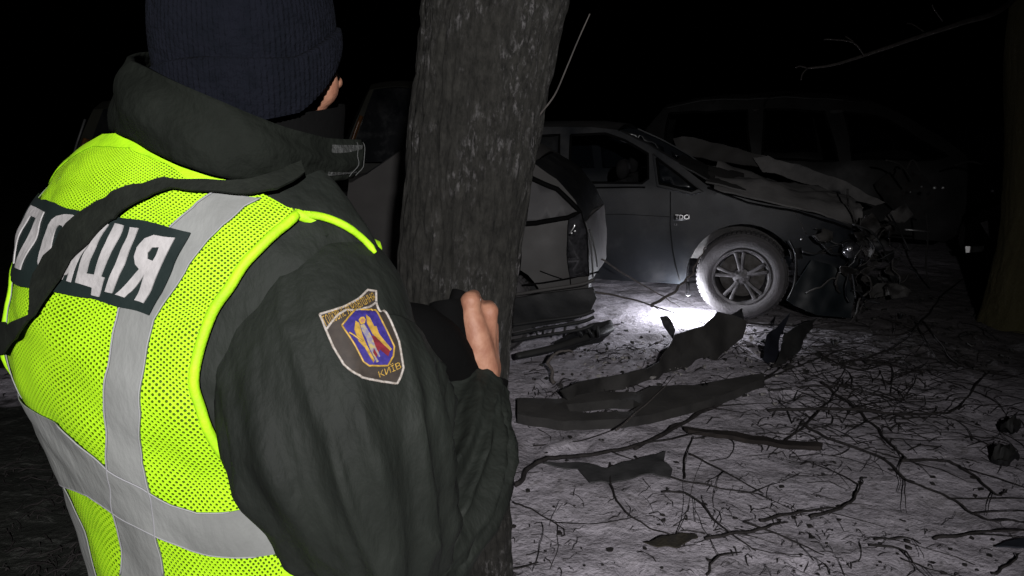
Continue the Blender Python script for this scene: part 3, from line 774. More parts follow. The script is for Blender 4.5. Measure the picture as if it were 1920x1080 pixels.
# ---- the tall dark car behind, gutted
sp = gnd(1868, 506)
suv = Car('wrecked_car', 'tall black minivan with empty window openings behind the dark blue car', (sp.x, sp.y), (.962, -.273), 1.85, 1.02, (-3.7, .95))
Q = suv.pl
suv.crush = lambda a, t, z: Vector((fbm(a * 2, t * 3, z * 2 + 30, 1, 3), fbm(a * 2 + 9, t * 3, z * 2, 1, 3), fbm(a * 2, t * 3 + 5, z * 2, 1, 3))) * .03
stop = Q([(1196, 330), (1205, 240), (1240, 203), (1300, 188), (1380, 181), (1480, 178), (1560, 180), (1640, 190), (1700, 213), (1770, 258), (1835, 305), (1930, 345)]) + [(.85, .78)]
sw_ = .33
sout = stop + [(.95, .6), (.9, .3)] + suv.arc(0, sw_, .42, 0, math.pi, 12) + [(-.5, .28), (-2.4, .28)] + suv.arc(-2.85, sw_, .42, 0, math.pi, 12) + [(-3.6, .4)]
wins = [Q([(1252, 214), (1400, 206), (1408, 300), (1240, 302)]), Q([(1436, 206), (1556, 206), (1572, 300), (1430, 300)]), Q([(1592, 209), (1676, 226), (1780, 296), (1600, 302)])]
suv.sides(sout, wins, M_dark, .08)
suv.strip(stop[2:9], M_dark, 'roof', .05, amp=.02); suv.strip(stop[10:], M_dark, 'bonnet', .05, amp=.06); suv.strip([stop[0], stop[1], stop[2]], M_dark, 'tailgate', 0)
for q in wins: suv.frame(q, M_trim, .014)
suv.seam(Q([(1240, 206), (1300, 191), (1380, 184), (1480, 181), (1600, 183)]), .012, 'roof_rail', M_plast)
panel_px('pillar_cover', [(1408, 206), (1432, 204), (1430, 250), (1420, 262), (1410, 250)], upright(suv.w(-3, -.03, 0), suv.w(0, -.03, 0), .2), mat('grey_trim', (.05, .048, .046), .8, c2=(.035, .034, .033), scale=12), suv.root, .01, .01)
panel_px('pillar_cover', [(1556, 207), (1580, 206), (1584, 235), (1592, 275), (1582, 276), (1572, 240), (1560, 228)], upright(suv.w(-3, -.03, 0), suv.w(0, -.03, 0), .2), MATS['grey_trim'], suv.root, .01, .01)
panel_px('torn_door_skin', [(1640, 345), (1668, 322), (1700, 316), (1735, 330), (1752, 356), (1750, 392), (1722, 412), (1690, 402), (1660, 380)], upright(suv.w(-2, -.35, 0), suv.w(0, -.35, 0), .2), MATS['grey_trim'], suv.root, .012, .10, 4.0, seed=6)
MB().tube([at(1696, 430, 6.3), at(1742, 434, 6.3)], .013, 8, flat=.6).build('reflective_strip', M_strip, suv.root)
suv.wheel(0, sw_, sw_ - .005, 0, spokes=5); suv.wheel(0, sw_, sw_ - .005, 1); suv.wheel(-2.85, sw_, sw_ - .005, 0)
suv.under(-3.4, .7, .3, .55)
fr = suv.w(0, -.06, 0); whit = upright(suv.w(-1, -.06, 0), suv.w(1, -.06, 0))
for po in ([(1838, 418), (1852, 413), (1855, 445), (1846, 432)], [(1810, 462), (1845, 461), (1844, 472), (1811, 474)]):
    fc = at(po[0][0], po[0][1], 6.9); fn_ = (Vector((.01, -.6, 1.68)) - fc).normalized()
    panel_px('wheel_reflector', po, (lambda x, y, fc=fc, fn_=fn_: CAM + ray(x, y) * ((fc - CAM).dot(fn_) / ray(x, y).dot(fn_))), M_strip, suv.root, .006, .0, res=6)
for cx, cy, r in ((1752, 352, .016), (1768, 352, .013), (1862, 357, .020), (1728, 350, .008), (1707, 360, .006)):
    c = at(cx, cy, 6.25 if cx < 1800 else 6.6); MB().lathe([(.001, 0), (r, -.0004), (r, -.02)], c, (Vector((.01, -.6, 1.68)) - c).normalized(), 12).build('reflector', M_refl, suv.root)
for L in ([(1700, 318), (1712, 300), (1730, 330)], [(1736, 400), (1740, 440), (1736, 500), (1745, 540)], [(1790, 310), (1820, 303), (1845, 310)], [(1660, 300), (1690, 310), (1715, 345)]):
    MB().tube(catmull([at(x, y, 6.4) for x, y in L], 6), .008, 6).build('loose_wire', MATS['grey_trim'], suv.root)

# ---- dark vans behind the officer
M_van = mat('van_paint', (.018, .020, .015), .45, c2=(.028, .029, .02), scale=3, dust=(.06, .058, .045), dustamt=.06)
def van(label, px0, px1, Y, topy, seed, lamp=True):
    a, b = at(px0, 300, Y), at(px1, 300, Y); zt = at((px0 + px1) / 2, topy, Y).z
    v = Car('parked_van', label, (a.x, Y), (0.0, 1.0), b.x - a.x, 1.0, (0.0, 4.4), 'parked vans', far=-1)
    v.root['category'] = 'van'
    pr = [(.02, .42), (0, .60), (.0, 1.0), (.06, zt * .82), (.16, zt - .09), (.35, zt - .02), (.8, zt), (2.2, zt), (3.0, zt - .10), (3.6, 1.12), (4.3, .95), (4.4, .55)]
    o_ = pr + [(4.3, .3)] + v.arc(3.6, .33, .4, 0, math.pi, 10) + [(3.0, .28), (1.3, .28)] + v.arc(.85, .33, .4, 0, math.pi, 10) + [(.05, .32)]
    ws = [[(.35, 1.05), (1.2, 1.05), (1.2, zt - .17), (.5, zt - .17)], [(1.35, 1.05), (2.1, 1.05), (2.1, zt - .17), (1.35, zt - .17)], [(2.25, 1.05), (3.2, 1.05), (2.8, zt - .22), (2.25, zt - .17)]]
    v.sides(o_, ws, M_van, .1)
    for q in ws: v.pane(q, M_glass)
    v.strip(pr[0:3], M_van, 'tailgate', .0); v.strip(pr[2:5], M_glass, 'rear_window', .02, t0=.08, t1=.92, nt=10)
    v.strip(pr[2:5], M_van, 'rear_pillar', .02, t0=0, t1=.08, nt=2); v.strip(pr[2:5], M_van, 'rear_pillar', .02, t0=.92, t1=1, nt=2)
    v.strip(pr[4:9], M_van, 'roof', .04); v.strip(pr[8:10], M_glass, 'windscreen', .03); v.strip(pr[9:], M_van, 'bonnet', .03)
    for t in (0.045, .955):
        L = [(-.012, .75), (-.012, 1.0), (.05, zt * .80)]
        MB().tube([v.pt(a_, t, z) for a_, z in refine(L, .08, False)], .05, 10, flat=.5).build('tail_lamp', M_tail, v.root)
    MB().tube([v.pt(-.02, t, .48) for t in (.02, .2, .5, .8, .98)], .09, 10, flat=.7).build('rear_bumper', M_plast, v.root)
    for a_ in (.85, 3.6):
        v.wheel(a_, .33, .32, 0); v.wheel(a_, .33, .32, 1)
    v.under(.2, 4.2, .3, .5)
    return v
v1 = van('black van with dull red tail lamps far left behind the officer', 84, 500, 6.3, 184, 1)
MB().tube([v1.pt(-.02, 0.0, z) - v1.n * .01 for z in (.9, 1.1, 1.3, 1.5)], .010, 6).build('edge_moulding', MATS['dull_chrome'], v1.root)
v2 = van('black van whose roof shows between the officer and the trunk', 610, 880, 8.6, 152, 2)
# ------------------------------------------------------------------ the officer's materials
def mesh_fabric():
    m, n, l, b = ntree('lime_mesh')
    b.inputs['Base Color'].default_value = (.40, .74, .003, 1); b.inputs['Roughness'].default_value = .75
    uv = n.new('ShaderNodeTexCoord')
    mp = n.new('ShaderNodeMapping'); mp.inputs['Rotation'].default_value = (0, 0, math.radians(45))
    l.new(uv.outputs['UV'], mp.inputs['Vector'])
    vo = n.new('ShaderNodeTexVoronoi'); vo.voronoi_dimensions = '2D'; vo.inputs['Scale'].default_value = 240.0; vo.inputs['Randomness'].default_value = 0.06
    l.new(mp.outputs[0], vo.inputs['Vector'])
    no = n.new('ShaderNodeTexNoise'); no.inputs['Scale'].default_value = 22.0; l.new(uv.outputs['UV'], no.inputs['Vector'])
    rr = n.new('ShaderNodeMapRange'); rr.inputs['To Min'].default_value = .25; rr.inputs['To Max'].default_value = .42
    l.new(no.outputs['Fac'], rr.inputs[0])
    lt = n.new('ShaderNodeMath'); lt.operation = 'LESS_THAN'; l.new(vo.outputs['Distance'], lt.inputs[0]); l.new(rr.outputs[0], lt.inputs[1])
    tr = n.new('ShaderNodeBsdfTransparent'); mx = n.new('ShaderNodeMixShader')
    ml = n.new('ShaderNodeMath'); ml.operation = 'MULTIPLY'; ml.inputs[1].default_value = .94; l.new(lt.outputs[0], ml.inputs[0]); l.new(ml.outputs[0], mx.inputs[0]); l.new(b.outputs[0], mx.inputs[1]); l.new(tr.outputs[0], mx.inputs[2])
    out = n['Material Output']; l.new(mx.outputs[0], out.inputs['Surface'])
    # knitted threads between the holes
    bp = n.new('ShaderNodeBump'); bp.inputs['Strength'].default_value = .5; bp.inputs['Distance'].default_value = .002; bp.invert = True
    l.new(vo.outputs['Distance'], bp.inputs['Height']); l.new(bp.outputs[0], b.inputs['Normal'])
    return m
M_mesh = mesh_fabric()
M_lime = mat('lime_binding', (.40, .78, .003), .7, c2=(.31, .63, .002), scale=40, bump=.15, bscale=300)
M_tape = mat('silver_tape', (.225, .232, .222), .62, metal=.0, c2=(.165, .17, .162), scale=9, bump=.2, bscale=90, stretch=(1, 1, .5), spec=.3, crease=.35, cscale=6)
M_jacket = mat('jacket_fabric', (.0125, .0150, .0122), .72, c2=(.0075, .0093, .0074), scale=14, bump=.35, bscale=70, spec=.20, crease=.32, cscale=5.0, stretch=(1, 1, .45))
M_collar = mat('collar_fabric', (.0095, .0112, .0090), .8, c2=(.0065, .0078, .0062), scale=18, bump=.4, bscale=80, spec=.07, crease=.35, cscale=7)
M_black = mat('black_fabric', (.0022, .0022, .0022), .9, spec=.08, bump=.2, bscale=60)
M_strap = mat('strap_webbing', (.006, .0075, .0055), .8, c2=(.009, .011, .008), scale=60, spec=.2, bump=.2, bscale=200)
M_panel = mat('panel_dark_green', (.007, .014, .013), .7, spec=.3, bump=.1, bscale=80)
M_letter = mat('letter_reflective', (.40, .385, .38), .6, metal=.0, c2=(.32, .31, .305), scale=60, bump=.15, bscale=160)
M_skin = mat('skin', (.27, .120, .074), .6, c2=(.35, .175, .11), scale=45, bump=.14, bscale=140, spec=.4)
M_knit = mat('knit_wool', (.0045, .0052, .0085), .95, c2=(.0032, .004, .0065), scale=50, spec=.08, bump=.6, bscale=170)
M_trouser = mat('trouser_fabric', (.02, .022, .021), .8, bump=.4, bscale=30)
M_boot = mat('boot_leather', (.01, .01, .01), .4, bump=.2, bscale=50)
M_gold = mat('gold_thread', (.40, .25, .04), .5, c2=(.24, .15, .03), scale=200)
M_blue = mat('blue_thread', (.018, .012, .12), .6, c2=(.03, .02, .18), scale=200)
M_red = mat('red_thread', (.16, .01, .018), .6, c2=(.10, .006, .012), scale=200)
M_white = mat('white_thread', (.36, .33, .30), .6, c2=(.22, .19, .16), scale=300)
M_brown = mat('badge_ground', (.022, .016, .012), .7, c2=(.03, .022, .016), scale=150)

# ------------------------------------------------------------------ the officer, seen from behind on the right
A0 = math.radians(29)
FW = Vector((math.sin(A0), math.cos(A0), 0)); RT = Vector((math.cos(A0), -math.sin(A0), 0)); UP = Vector((0, 0, 1))
PC = Vector((-.355, .895, 0))               # spot he stands on
person = empty('person', PC, 'person in black jacket, knit cap and lime police vest, seen from behind beside the trunk', 'person')

#        z     fwd    a(half width) bf   bb    exponent
RING = [(.78, -.01, .215, .150, .150, 2.3), (.90, -.01, .215, .155, .152, 2.3), (1.02, -.015, .220, .16, .160, 2.3),
        (1.12, -.02, .228, .16, .172, 2.3), (1.21, -.02, .238, .160, .188, 2.3), (1.285, -.015, .242, .150, .188, 2.25),
        (1.345, -.01, .240, .132, .176, 2.2), (1.400, -.005, .222, .105, .164, 2.1), (1.443, 0., .174, .085, .148, 2.0),
        (1.476, .005, .116, .072, .126, 2.0), (1.515, .012, .078, .065, .10, 2.0)]
def ringv(v):
    t = max(0.0, min(.9999, v)) * (len(RING) - 1); i = int(t); f = t - i
    a = RING[max(i - 1, 0)]; b = RING[i]; c = RING[i + 1]; d = RING[min(i + 2, len(RING) - 1)]
    return [0.5 * (2 * b[k] + (c[k] - a[k]) * f + (2 * a[k] - 5 * b[k] + 4 * c[k] - d[k]) * f * f + (3 * b[k] - a[k] - 3 * c[k] + d[k]) * f ** 3) for k in range(6)]
def spow(x, p): return math.copysign(abs(x) ** p, x)
def torso(u, v):
    z, fo, a, bf, bb, e = ringv(v)
    th = 2 * math.pi * u; s, c = math.sin(th), math.cos(th)
    # folds of the loose vest and jacket
    k = 1.0 - max(0, (v - .72) / .28)
    wr = .010 * nz(u * 7, v * 5, 3.1) + .006 * nz(u * 17 + v * 9, v * 8, 1.7) + .0025 * nz(u * 40, v * 26, 8.0)
    wr = wr * max(k, .15)
    la = (a + wr) * spow(s, 2 / e); dp = -((bb if c > 0 else bf) + wr) * spow(c, 2 / e)
    z -= .14 * max(0, -c) * max(0, min(1, (v - .5) / .25))
    return PC + RT * la + FW * (dp + fo) + UP * z
T = Surf(torso, 150, 130, 0.0, 1.0, su=1.25, sv=.80)
jacket = T.obj('jacket', M_jacket, person)

# --- sleeves
class Arm:
    def __init__(s, pts, rad, rad2, seed, amp=1.0):
        s.C = catmull(pts, 24); n = len(s.C)
        rr = catmull([(r, r2, 0) for r, r2 in zip(rad, rad2)], 24); s.R = [(q[0], q[1]) for q in rr]
        s.F = []; u = Vector((0, 0, 1)); t0 = (s.C[1] - s.C[0]).normalized(); u = Vector((.3, -1, .2))
        for i in range(n):
            t = (s.C[min(i + 1, n - 1)] - s.C[max(i - 1, 0)]).normalized()
            u = (u - t * u.dot(t)).normalized(); s.F.append((u.copy(), t.cross(u)))
        s.n = n; s.seed = seed; s.amp = amp; s.calm = None
    def __call__(s, u, v):
        t = max(0, min(.99999, v)) * (s.n - 1); i = int(t); f = t - i; j = i + 1
        c = s.C[i].lerp(s.C[j], f); a = s.F[i][0].lerp(s.F[j][0], f); b = s.F[i][1].lerp(s.F[j][1], f)
        r1 = s.R[i][0] + (s.R[j][0] - s.R[i][0]) * f; r2 = s.R[i][1] + (s.R[j][1] - s.R[i][1]) * f
        th = 2 * math.pi * u; q = s.seed
        cx, cy = math.cos(th), math.sin(th)
        # long soft folds that run down the arm, shorter ones across near the elbow and under the shoulder
        def ridge(x): return max(0.0, 1 - abs(x)) ** 2.5
        w = .0085 * nz(cx * 2.3 + q, cy * 2.3, v * 3.0)
        w += .019 * ridge(1.6 * nz(cx * 2.6 + v * 2.2 + q, cy * 2.6 - v * 1.5, v * 3.2)) - .007
        w += .0050 * ridge(1.8 * nz(cx * 4.5 - v * 4 + q, cy * 4.5 + v * 3, v * 6)) - .002
        w += .0012 * nz(cx * 9 + q, cy * 9, v * 16)
        el = math.exp(-((v - .62) / .12) ** 2)
        w += el * .009 * ridge(1.5 * nz(v * 16 + cx * 1.5, cx * 1.5, cy * 1.5 + q)) - el * .004
        w *= s.amp * max(.06, min(1, (v - .16) * 5)) * min(1, max(.2, (1 - v) * 6))
        if s.calm:                             # the stiff badge holds the cloth flat
            du = (u - s.calm[0] + .5) % 1 - .5; w *= 1 - .85 * math.exp(-(du / .11) ** 2 - ((v - s.calm[1]) / .08) ** 2)
        return c + a * cx * (r1 + w) + b * cy * (r2 + w)

def loc(r, f, z): return PC + RT * r + FW * f + UP * z
WRIST = at(893, 730, 1.04)
ELB = at(722, 1082, .755)
SH = at(594, 568, .80)
MIDU = at(622, 740, .74)
armpts = [loc(.05, .0, 1.25), SH, at(606, 660, .758), at(643, 820, .722), at(690, 975, .722), ELB, ELB.lerp(WRIST, .45) + Vector((.018, 0, -.010)), ELB.lerp(WRIST, .8) + Vector((.004, 0, -.004)), WRIST]
arm = Arm(armpts, [.070, .088, .110, .112, .088, .066, .074, .062, .050], [.075, .094, .116, .118, .092, .068, .076, .062, .050], 2.0)
S = Surf(arm, 96, 220, 0.0, 1.0, su=.66, sv=.85)
arm.calm = S.px(680, 632)
S = Surf(arm, 120, 240, 0.0, 1.0, su=.66, sv=.85)
sleeve = S.obj('sleeve', M_jacket, person)
# the other sleeve, folded forwards out of sight
ls = loc(-.170, .03, 1.28)
larm = Arm([loc(-.07, 0.02, 1.28), ls, ls + FW * .03 + UP * -.13 - RT * .03, ls + FW * .05 + UP * -.26 - RT * .04, ls + FW * .13 + UP * -.30 - RT * -.01, ls + FW * .24 + UP * -.25 + RT * .08, ls + FW * .30 + UP * -.22 + RT * .14],
           [.085, .085, .085, .085, .08, .065, .05], [.085, .09, .09, .09, .08, .065, .05], 6.0)
LS = Surf(larm, 64, 120)
LS.obj('sleeve', M_jacket, person)

# --- head, hand and body: one skin surface
HC = at(474, 92, .905)                       # head centre
HA = math.radians(40); HF = Vector((math.sin(HA), math.cos(HA), 0)); HR = Vector((math.cos(HA), -math.sin(HA), 0))
def hd(r, f, z): return HC + HR * r + HF * f + UP * z
def ball(bm, c, r, ax=None, sub=3):
    M = Matrix.Translation(Vector(c))
    if ax:
        M = M @ Matrix(((ax[0].x, ax[1].x, ax[2].x, 0), (ax[0].y, ax[1].y, ax[2].y, 0), (ax[0].z, ax[1].z, ax[2].z, 0), (0, 0, 0, 1)))
    if not hasattr(r, '__len__'): r = (r, r, r)
    bmesh.ops.create_icosphere(bm, subdivisions=sub, radius=1.0, matrix=M @ Matrix.Diagonal((*r, 1)))
def limb(bm, pts, rad, seg=14):
    m = MB().tube(pts, rad, seg); vs = [bm.verts.new(p) for p in m.v]
    for f in m.f: bm.faces.new([vs[i] for i in f])
    for p, r in zip(pts, rad): ball(bm, p, r * .99, sub=2)
def make_body():
    bm = bmesh.new(); HX = (HR, HF, UP)
    ball(bm, hd(0, -.012, .02), (.070, .090, .100), HX)          # skull
    ball(bm, hd(0, .030, -.055), (.056, .062, .070), HX)         # jaw and cheeks
    for s_ in (-1, 1):
        ball(bm, hd(.040 * s_, .058, -.040), (.026, .028, .030), HX)      # cheekbone
        ball(bm, hd(.075 * s_, -.005, -.020), (.010, .020, .033), HX)     # ear
        ball(bm, hd(.031 * s_, .079, .002), (.014, .012, .011), HX)       # eye
        ball(bm, hd(.030 * s_, .083, .020), (.022, .012, .008), HX)       # brow
    limb(bm, [hd(0, .088, .006), hd(0, .106, -.030)], [.010, .014])       # nose
    ball(bm, hd(0, .110, -.034), (.018, .014, .011), HX)
    ball(bm, hd(0, .086, -.068), (.026, .012, .007), HX); ball(bm, hd(0, .085, -.079), (.023, .012, .008), HX)  # lips
    ball(bm, hd(0, .074, -.105), (.026, .022, .018), HX)                   # chin
    limb(bm, [hd(0, -.02, -.06), loc(0, .0, 1.40)], [.056, .062])          # neck
    limb(bm, [loc(0, 0, 1.36), loc(0, -.01, 1.15), loc(0, 0, .92)], [.11, .12, .12])
    for s_ in (-1, 1):
        limb(bm, [loc(.06 * s_, 0, 1.34), loc(.12 * s_, 0, 1.30)], [.06, .05])
        limb(bm, [loc(.09 * s_, 0, .90), loc(.10 * s_, .02, .50), loc(.10 * s_, -.01, .09)], [.085, .058, .042])
        limb(bm, [loc(.10 * s_, -.03, .05), loc(.11 * s_, .13, .045)], [.04, .036])
    limb(bm, [loc(.12, 0, 1.30), SH, MIDU, at(690, 975, .722), ELB, ELB.lerp(WRIST, .5), WRIST], [.05, .05, .050, .045, .045, .040, .030])
    limb(bm, [larm(0, .12).lerp(larm(.5, .12), .5), larm(0, .5).lerp(larm(.5, .5), .5), larm(0, .8).lerp(larm(.5, .8), .5), larm(0, 1).lerp(larm(.5, 1), .5)], [.055, .048, .038, .030])
    # right fist: back of the hand towards us, fingers closed round the far side
    a = at
    k1, k2 = a(882, 566, 1.045), a(918, 584, 1.062)                         # index and middle knuckles
    k3, k4 = a(918, 612, 1.085), a(920, 640, 1.095)
    w0 = a(905, 735, 1.03)
    limb(bm, [w0, a(908, 690, 1.035), a(895, 640, 1.035), a(884, 592, 1.042)], [.024, .023, .022, .0175])
    limb(bm, [w0, a(914, 690, 1.05), a(908, 640, 1.055), k2], [.022, .022, .019, .0135])
    limb(bm, [w0, a(915, 690, 1.065), a(912, 650, 1.075), k3], [.020, .020, .020, .015])
    limb(bm, [k1, a(888, 556, 1.075), a(894, 580, 1.10), a(892, 604, 1.088)], [.0165, .0120, .0105, .0095])
    limb(bm, [k2, a(916, 574, 1.095), a(913, 598, 1.115), a(905, 616, 1.100)], [.0145, .0110, .0100, .0090])
    limb(bm, [k3, a(922, 606, 1.112), a(914, 626, 1.128), a(905, 640, 1.112)], [.0135, .0105, .0095, .0085])
    limb(bm, [k4, a(922, 634, 1.120), a(914, 652, 1.130), a(906, 662, 1.115)], [.0120, .0095, .0085, .0075])
    limb(bm, [a(893, 668, 1.03), a(872, 634, 1.045), a(868, 604, 1.065), a(872, 582, 1.082)], [.019, .0145, .0120, .0100])   # thumb
    # left hand, closed
    lw = larm(0, 1).lerp(larm(.5, 1), .5); d = (lw - larm(0, .9).lerp(larm(.5, .9), .5)).normalized()
    limb(bm, [lw, lw + d * .05, lw + d * .09], [.030, .034, .030])
    for q in range(4):
        o_ = lw + d * .09 + UP * (.028 - .019 * q)
        limb(bm, [o_, o_ + d * .028 + RT * .012, o_ + d * .020 + RT * .036, o_ + RT * .032], [.012, .0105, .0095, .0085])
    limb(bm, [lw + d * .03 + UP * .02, lw + d * .07 + UP * .045, lw + d * .09 + UP * .045 + RT * .025], [.014, .012, .010])
    me = bpy.data.meshes.new('body'); bm.to_mesh(me); bm.free()
    o = bpy.data.objects.new('tmp_body', me); col.objects.link(o)
    r = o.modifiers.new('r', 'REMESH'); r.mode = 'VOXEL'; r.voxel_size = .0042; r.adaptivity = 0
    s_ = o.modifiers.new('s', 'SMOOTH'); s_.factor = .5; s_.iterations = 4
    dg = bpy.context.evaluated_depsgraph_get(); dg.update()
    m2 = bpy.data.meshes.new_from_object(o.evaluated_get(dg))
    bpy.data.objects.remove(o); bpy.data.meshes.remove(me)
    vs = [v.co.copy() for v in m2.vertices]; fs = [tuple(p.vertices) for p in m2.polygons]; bpy.data.meshes.remove(m2)
    return mesh_obj('body', vs, fs, M_skin, person)
body = make_body()
M_eye = mat('eye_white', (.7, .68, .65), .2)
for s_ in (-1, 1):
    b2 = bmesh.new(); ball(b2, hd(.031 * s_, .0835, .001), .0105, sub=2)
    mesh_obj('eye', [v.co.copy() for v in b2.verts], [tuple(v.index for v in f.verts) for f in b2.faces] if b2.verts.index_update() is None else [], M_eye, person); b2.free()

# --- knit cap: ribbed crown with a turned-up cuff
def capfn(lo, hi, grow, nr, amp):
    def fn(u, v):
        th = 2 * math.pi * u
        ph = lo + (hi - lo) * v
        r = math.cos(ph) if ph > 0 else (1.0 + .10 * ph)
        z = math.sin(ph) * .165 if ph > 0 else ph * .16
        # the edge dips at the nape and lifts over the face
        tilt = -.035 * (-math.cos(th)) if False else 0
        rib = amp * (abs(math.sin(nr * th / 2)) - .5) * max(0, min(1, r * 1.5 - .15))
        sl = .020 * nz(math.cos(th) * 1.3, math.sin(th) * 1.3, ph * 1.2 + 4) * (.3 + max(ph, 0))
        rr = r * (1 + grow) + rib / .11 + sl / .11 * .6
        p = hd(rr * .0935 * math.sin(th), rr * .106 * -math.cos(th) - .006, z)
        # tilt about the sideways axis: nape low, brow higher
        q = p - HC; f = q.dot(HF); q = q + UP * (f * .10)
        return HC + q + UP * .005
    return fn
crown = Surf(capfn(-.30, 1.56, 0.0, 110, .0020), 430, 60); crown.obj('cap_crown', M_knit, person)
def cuff_fn(u, v):
    th = 2 * math.pi * u
    fr = -math.cos(th)                                    # +1 at the face
    lo = -.078 + .075 * max(0, fr) ** 1.2 - .010 * max(0, -fr)
    hi = -.014 + .030 * max(0, fr) + .003 * math.sin(3 * th)
    t = v * 2
    if t < 1: z = lo + (hi - lo) * t; o = .0028 + .0026 * math.sin(math.pi * min(1, t * 1.0)) ** .5
    else: z = hi + (lo + .01 - hi) * (t - 1); o = -.004
    rib = .0024 * (abs(math.sin(55 * th)) - .5)
    k = 1.0 - .45 * max(0, -z) + (o + rib) / .10
    p = hd(k * .0945 * math.sin(th), k * .107 * -math.cos(th) - .006, z)
    q = p - HC; f = q.dot(HF); return HC + q + UP * (f * .10 + .005)
Surf(cuff_fn, 430, 40).obj('cap_cuff', M_knit, person)

# --- near-black tube over the jaw, standing in for the collar's shadow
def jaw_shade(u, v):
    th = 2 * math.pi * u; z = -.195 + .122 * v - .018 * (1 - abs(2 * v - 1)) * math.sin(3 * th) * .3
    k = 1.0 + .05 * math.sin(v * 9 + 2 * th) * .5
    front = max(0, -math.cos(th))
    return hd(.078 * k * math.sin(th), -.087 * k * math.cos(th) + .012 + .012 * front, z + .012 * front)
Surf(jaw_shade, 64, 24).obj('jaw_shade_tube', M_black, person)

# --- high stand-up collar, open at the front with a hook-tape end
def collar():
    # (base px, base Y, top px, top Y) running from the far side round the nape to the near front tab
    L = [(at(560, 310, 1.06), at(600, 205, 1.08)), (at(470, 280, 1.08), at(500, 160, 1.11)), (at(350, 262, 1.02), at(370, 118, 1.04)),
         (at(255, 248, .93), at(285, 98, .95)), (at(208, 244, .845), at(243, 106, .855)), (at(222, 252, .775), at(262, 122, .78)),
         (at(300, 292, .735), at(345, 160, .745)), (at(400, 328, .722), at(450, 205, .740)), (at(500, 345, .748), at(540, 240, .770)),
         (at(590, 343, .805), at(610, 258, .83)), (at(667, 334, .875), at(677, 262, .90))]
    B = catmull([p[0] for p in L], 12); Tt = catmull([p[1] for p in L], 12)
    n = len(B); m = 14; V = []; N = []
    cen = sum(B, Vector()) / n
    for i in range(n):
        for j in range(m + 1):
            t = j / m; p = B[i].lerp(Tt[i], t)
            o = (p - cen); o.z = 0; o.normalize()
            bul = .010 * math.sin(math.pi * t) + .004 * nz(i * .16, t * 1.5, 5) + .007 * nz(i * .07 + t * 2.0, t * 2.2, 9)
            if t > .93: bul += .002
            V.append(p + o * bul); N.append(o)
    F = [(i * (m + 1) + j, (i + 1) * (m + 1) + j, (i + 1) * (m + 1) + j + 1, i * (m + 1) + j + 1) for i in range(n - 1) for j in range(m)]
    v, f = shell(V, N, F, .007)
    o = MB().add(v, f).build('collar', M_collar, person)
    # hook-tape square and stitch lines on the tab
    i0 = n - 11
    tab = MB(); Q = []
    for i in range(i0, n - 1):
        for j in (2, 12): Q.append(V[i * (m + 1) + j] + N[i * (m + 1) + j] * .0015)
    k = len(Q) // 2; F2 = [(2 * i, 2 * i + 2, 2 * i + 3, 2 * i + 1) for i in range(k - 1)]
    v2, f2 = shell(Q, [N[i0 * (m + 1)]] * len(Q), F2, .002); tab.add(v2, f2).build('hook_tape', mat('hook_tape_black', (.018, .020, .018), .95, c2=(.05, .052, .05), scale=160, bump=.8, bscale=260), o)
    st = MB()
    for i in (n - 2, n - 5): st.tube([V[i * (m + 1) + j] + N[i * (m + 1) + j] * .002 for j in range(1, m)], .0005, 5)
    for j in (): st.tube([V[i * (m + 1) + j] + N[i * (m + 1) + j] * .0012 for i in range(30, n - 1)], .0006, 5)
    st.build('stitching', mat('grey_thread', (.045, .047, .045), .9), o)
    return o
collar()
# --- safety vest: one cloth with two arm holes, open at the front
arm_px = [(556, 402), (505, 447), (455, 500), (415, 560), (385, 620), (368, 680), (368, 740), (388, 800), (425, 860)]
VO = .009
AH = T.pxs(arm_px, VO)
AHs = [(p[0], p[1]) for p in catmull([(u, v, 0) for u, v in AH], 4)]
def armhole(sg):
    back = [(u * sg, v) for u, v in AHs]
    front = [((.5 - u) * sg, v) for u, v in reversed(AHs)]
    return back + front
NL = T.pxs([(207, 250), (255, 257), (310, 287), (385, 332), (440, 346), (492, 363), (538, 388)], VO)
rb = sorted(NL, key=lambda p: p[0]); rb = [p for p in rb if p[0] > .004]
v_c = rb[0][1] + .003
quart = [(0.0, v_c)] + rb + [(.5 - u, v - .085) for u, v in reversed(rb[-2:])] + [(.36, .70), (.44, .62), (.5, .55)]
neck = [(-u, v) for u, v in reversed(quart[1:])] + quart
print('NECK', [(round(a, 3), round(b, 3)) for a, b in neck]); print('ARM', [(round(a, 3), round(b, 3)) for a, b in AH])
outline = [(-.5, .02)] + neck + [(.5, .02)]
vest = T.patch('safety_vest', outline, M_mesh, person, VO, .0006, .011, holes=[armhole(1), armhole(-1)])
# piping round the arm holes and neck
for sg in (1, -1):
    T.cord('piping', armhole(sg) + armhole(sg)[:1], M_lime, vest, VO + .001, .0052)
nk = [p for p in refine(neck, .01, False) if abs(p[0]) <= rb[-3][0]]
band = [(p[0], p[1] + .004) for p in nk] + [(p[0], p[1] - .034) for p in reversed(nk)]
T.patch('neck_binding', band, M_lime, vest, VO + .0014, .001, .009)
